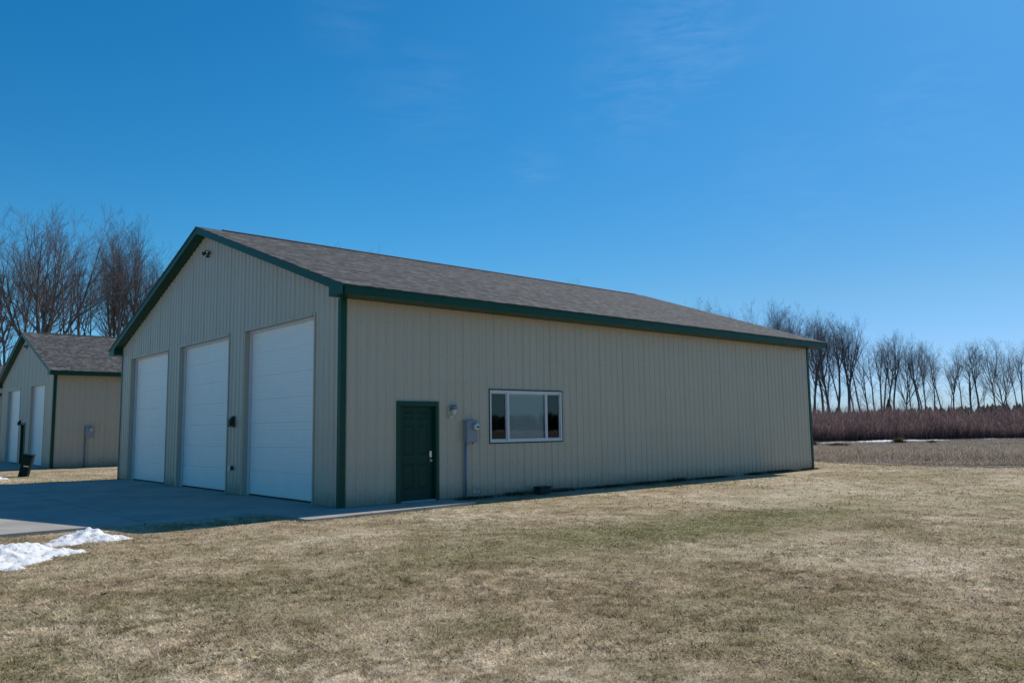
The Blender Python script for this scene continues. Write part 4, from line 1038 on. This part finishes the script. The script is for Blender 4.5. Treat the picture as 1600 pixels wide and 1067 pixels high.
def bare_tree(kind, x, y, h, rz, lab, group, sxy=1.0):
    o = empty('bare_tree', (x, y, float(gz(x, y))), rz); tag(o, lab, 'tree', group); s = h/20.0; o.scale = (s*sxy, s*sxy, s)
    for nm_, me in zip(('trunk', 'crown'), PROTO[kind]):
        c = bpy.data.objects.new(nm_, me); COL.objects.link(c); c.parent = o
    return o
def hgt(px, ytop, dist):
    """height of something that tops out at that elevation angle at that distance"""
    x, y = px2xy(px, dist); lo, hi = 1.0, 60.0
    for _ in range(30):
        z = (lo+hi)/2; d = Vector((x, y, z))-CAM_POS; yy = 533.5-1242.53*d.dot(up)/d.dot(fw)
        if yy > ytop: lo = z
        else: hi = z
    return z
KD = {'broad': 'broad spreading', 'vase': 'vase shaped', 'tall': 'tall straight', 'fork': 'forked', 'slim': 'slim', 'pole': 'straight stemmed', 'mast': 'upright', 'wide': 'wide crowned', 'lean': 'leaning', 'bushy': 'dense bushy'}
_T = ['thirty', 'forty']
ORD = ['first', 'second', 'third', 'fourth', 'fifth', 'sixth', 'seventh', 'eighth', 'ninth', 'tenth', 'eleventh', 'twelfth', 'thirteenth', 'fourteenth', 'fifteenth', 'sixteenth', 'seventeenth', 'eighteenth', 'nineteenth', 'twentieth', 'twenty-first', 'twenty-second', 'twenty-third', 'twenty-fourth', 'twenty-fifth', 'twenty-sixth', 'twenty-seventh', 'twenty-eighth', 'twenty-ninth', 'thirtieth'] + [t_+'-'+u_ if u_ else {'thirty': 'thirtieth', 'forty': 'fortieth'}[t_] for t_ in _T for u_ in ('', 'first', 'second', 'third', 'fourth', 'fifth', 'sixth', 'seventh', 'eighth', 'ninth')][1:]
# left wood: (pixel column of the trunk foot, top row, distance, kind, width)
left = [(-40, 355, 90, 'wide', 1), (4, 372, 104, 'slim', 1), (18, 392, 96, 'lean', .9), (38, 350, 100, 'fork', .9), (62, 313, 90, 'broad', 1.0), (73, 400, 108, 'slim', 1), (84, 372, 104, 'lean', .9),
        (112, 402, 115, 'slim', .9), (124, 372, 106, 'vase', .7), (141, 392, 98, 'slim', .9), (165, 372, 104, 'tall', .9), (180, 372, 98, 'vase', .7), (188, 349, 96, 'tall', .9),
        (205, 356, 100, 'bushy', .75), (216, 349, 110, 'fork', .9), (228, 362, 98, 'vase', .8), (246, 392, 104, 'bushy', .8), (262, 400, 100, 'vase', .9)]
R_ = random.Random(31)
cnt = 0
for i, (px, yt, ds, kd, sw) in enumerate(left):
    x, y = px2xy(px, ds)
    if kd == 'broad': lb = 'tallest broad spreading bare tree above the neighbouring roof'
    else: lb = f'{KD[kd]} bare tree in the wood left of the large roof, {ORD[i]} from the left'
    bare_tree(kd, x, y, hgt(px, yt, ds)*1.03, R_.random()*6.28, lb, 'bare trees in the wood behind the buildings', sw*1.05)
# tops showing over the ridge
mid = [(512, 376, 112, 'bushy'), (548, 392, 118, 'vase'), (915, 442, 118, 'fork'), (1062, 470, 122, 'slim'), (1090, 470, 116, 'vase'), (1120, 480, 116, 'fork'), (1163, 482, 114, 'bushy'), (1190, 490, 112, 'vase')]
for i, (px, yt, ds, kd) in enumerate(mid):
    x, y = px2xy(px, ds)
    bare_tree(kd, x, y, hgt(px, yt, ds)*1.03, R_.random()*6.28, f'{KD[kd]} bare treetop showing above the large roof, {ORD[i]} from the left', 'bare trees whose tops show over the large roof', .9)
right = sorted([(1345, 515, 116, 'slim', 1), (1367, 530, 120, 'slim', 1), (1437, 540, 118, 'slim', 1), (1472, 545, 114, 'slim', 1), (1503, 545, 120, 'slim', .9), (1573, 545, 118, 'slim', 1), (1228, 485, 116, 'pole', .9), (1251, 490, 104, 'mast', .9), (1283, 498, 118, 'pole', 1), (1321, 500, 112, 'pole', 1), (1393, 525, 104, 'pole', 1), (1433, 535, 104, 'pole', 1), (1523, 535, 110, 'pole', 1), (1216, 470, 108, 'broad', .75), (1240, 492, 112, 'bushy', .7), (1265, 492, 108, 'slim', .9), (1272, 505, 118, 'vase', .7), (1290, 485, 104, 'vase', .75), (1297, 488, 112, 'bushy', .6), (1304, 492, 106, 'tall', .9), (1312, 505, 118, 'slim', .9),
         (1326, 495, 104, 'vase', .75), (1334, 512, 116, 'slim', .8), (1353, 530, 110, 'fork', .8), (1372, 520, 112, 'slim', 1), (1376, 525, 106, 'tall', .8), (1387, 520, 114, 'vase', .7), (1414, 522, 106, 'wide', .7),
         (1424, 535, 116, 'slim', .9), (1444, 532, 110, 'lean', .8), (1455, 535, 112, 'fork', .8), (1478, 560, 120, 'slim', .7), (1487, 540, 108, 'vase', .7), (1514, 532, 106, 'fork', .95),
         (1532, 575, 122, 'slim', .7), (1557, 530, 106, 'lean', .8), (1562, 530, 110, 'wide', .72), (1590, 545, 116, 'slim', .8), (1598, 532, 106, 'tall', .8), (1625, 530, 108, 'vase', .8)])
for i, (px, yt, ds, kd, sw) in enumerate(right):
    x, y = px2xy(px, ds)
    bare_tree(kd, x, y, hgt(px, yt, ds)*1.03, R_.random()*6.28, f'{KD[kd]} bare tree in the row behind the red thicket, {ORD[i]} from the left', 'bare trees in the row behind the red thicket', sw*1.2)

# spruces in the row
def spruce_mesh(seed, tiers=22, n=46):
    rg_ = np.random.default_rng(seed); V = []; T = []
    for k in range(tiers):
        z = 0.08+0.9*k/tiers; r = 0.27*(1-z)**0.85+0.01
        for j in range(n):
            a = rg_.random()*6.283; rr = r*(0.6+0.5*rg_.random()); w_ = 0.035*(1-z)+0.012; zz = z+rg_.normal(0, .012)
            tip = (math.cos(a)*rr, math.sin(a)*rr, zz-0.35*rr+0.02); b_ = (math.cos(a)*rr*0.15, math.sin(a)*rr*0.15, zz+0.03)
            mid_ = np.array([(math.cos(a)*rr*0.6), math.sin(a)*rr*0.6, zz-0.10*rr]); pn = np.array([-math.sin(a), math.cos(a), 0])*w_
            V += [b_, tuple(mid_+pn), tip, tuple(mid_-pn)]; t = rg_.random(); T += [t]*4
    f = np.arange(len(V)).reshape(-1, 4); return np_mesh('crown', np.array(V), f, 4, M_CONIF, np.array(T))
SPR = spruce_mesh(5)
tm = MB(); tm.tube([(0, 0, -0.02), (0, 0, 0.5), (0, 0, 0.97)], [0.022, 0.013, 0.003], 6); TRK = tm.mesh('trunk', M_BARK)
for px, yt, ds, lb in ((1385, 622, 98, 'small dark spruce standing among the bare trees, right of the large bare clump'), (1305, 636, 98, 'wide low dark spruce at the foot of the large bare clump'), (1276, 640, 96, 'small dark spruce close to the far corner of the building')):
    x, y = px2xy(px, ds); o = empty('spruce_tree', (x, y, 0)); h_ = hgt(px, yt, ds); w_ = 1.0 if px == 1385 else 1.7
    o.scale = (h_*w_, h_*w_, h_); tag(o, lb, 'tree', 'dark spruces at the edge of the thicket')
    for nm_, me in (('crown', SPR), ('trunk', TRK)):
        c = bpy.data.objects.new(nm_, me); COL.objects.link(c); c.parent = o

# far woodland ring: a continuous dark conifer belt, reads as one mass
def far_wood():
    rg_ = np.random.default_rng(9); V = []; T = []; Fc = []
    N = 5200
    for k in range(N):
        a = rg_.random()*6.283; r = 430+rg_.random()*60; x = r*math.sin(a); y = r*math.cos(a)
        h_ = (8.2+1.8*vnoise(a*14, 0, 1.0)+1.3*rg_.random())*(0.72+0.28*float(smooth(a, 1.12, 1.22))); w_ = 1.8+1.8*rg_.random(); b0 = len(V); t = rg_.random()
        ns = 7
        for j in range(ns):
            an = j*6.283/ns+rg_.random()*.4; q = w_*(0.8+.4*rg_.random()); V.append((x+math.cos(an)*q, y+math.sin(an)*q, 0.0)); T.append(t)
        for j in range(ns):
            an = j*6.283/ns+rg_.random()*.4; q = w_*(0.45+.35*rg_.random()); V.append((x+math.cos(an)*q, y+math.sin(an)*q, h_*(.5+.15*rg_.random()))); T.append(t)
        V.append((x, y, h_)); T.append(t)
        for j in range(ns):
            j2 = (j+1) % ns; Fc += [(b0+j, b0+j2, b0+ns+j2), (b0+j, b0+ns+j2, b0+ns+j), (b0+ns+j, b0+ns+j2, b0+2*ns)]
    o = bpy.data.objects.new('far_woodland', np_mesh('far_woodland', np.array(V), np.array(Fc), 3, M_CONIF, np.array(T))); COL.objects.link(o)
    tag(o, 'distant dark conifer woodland along the horizon', 'woodland', kind='stuff')
far_wood()
# hill line of woodland filling the gaps low behind the left wood
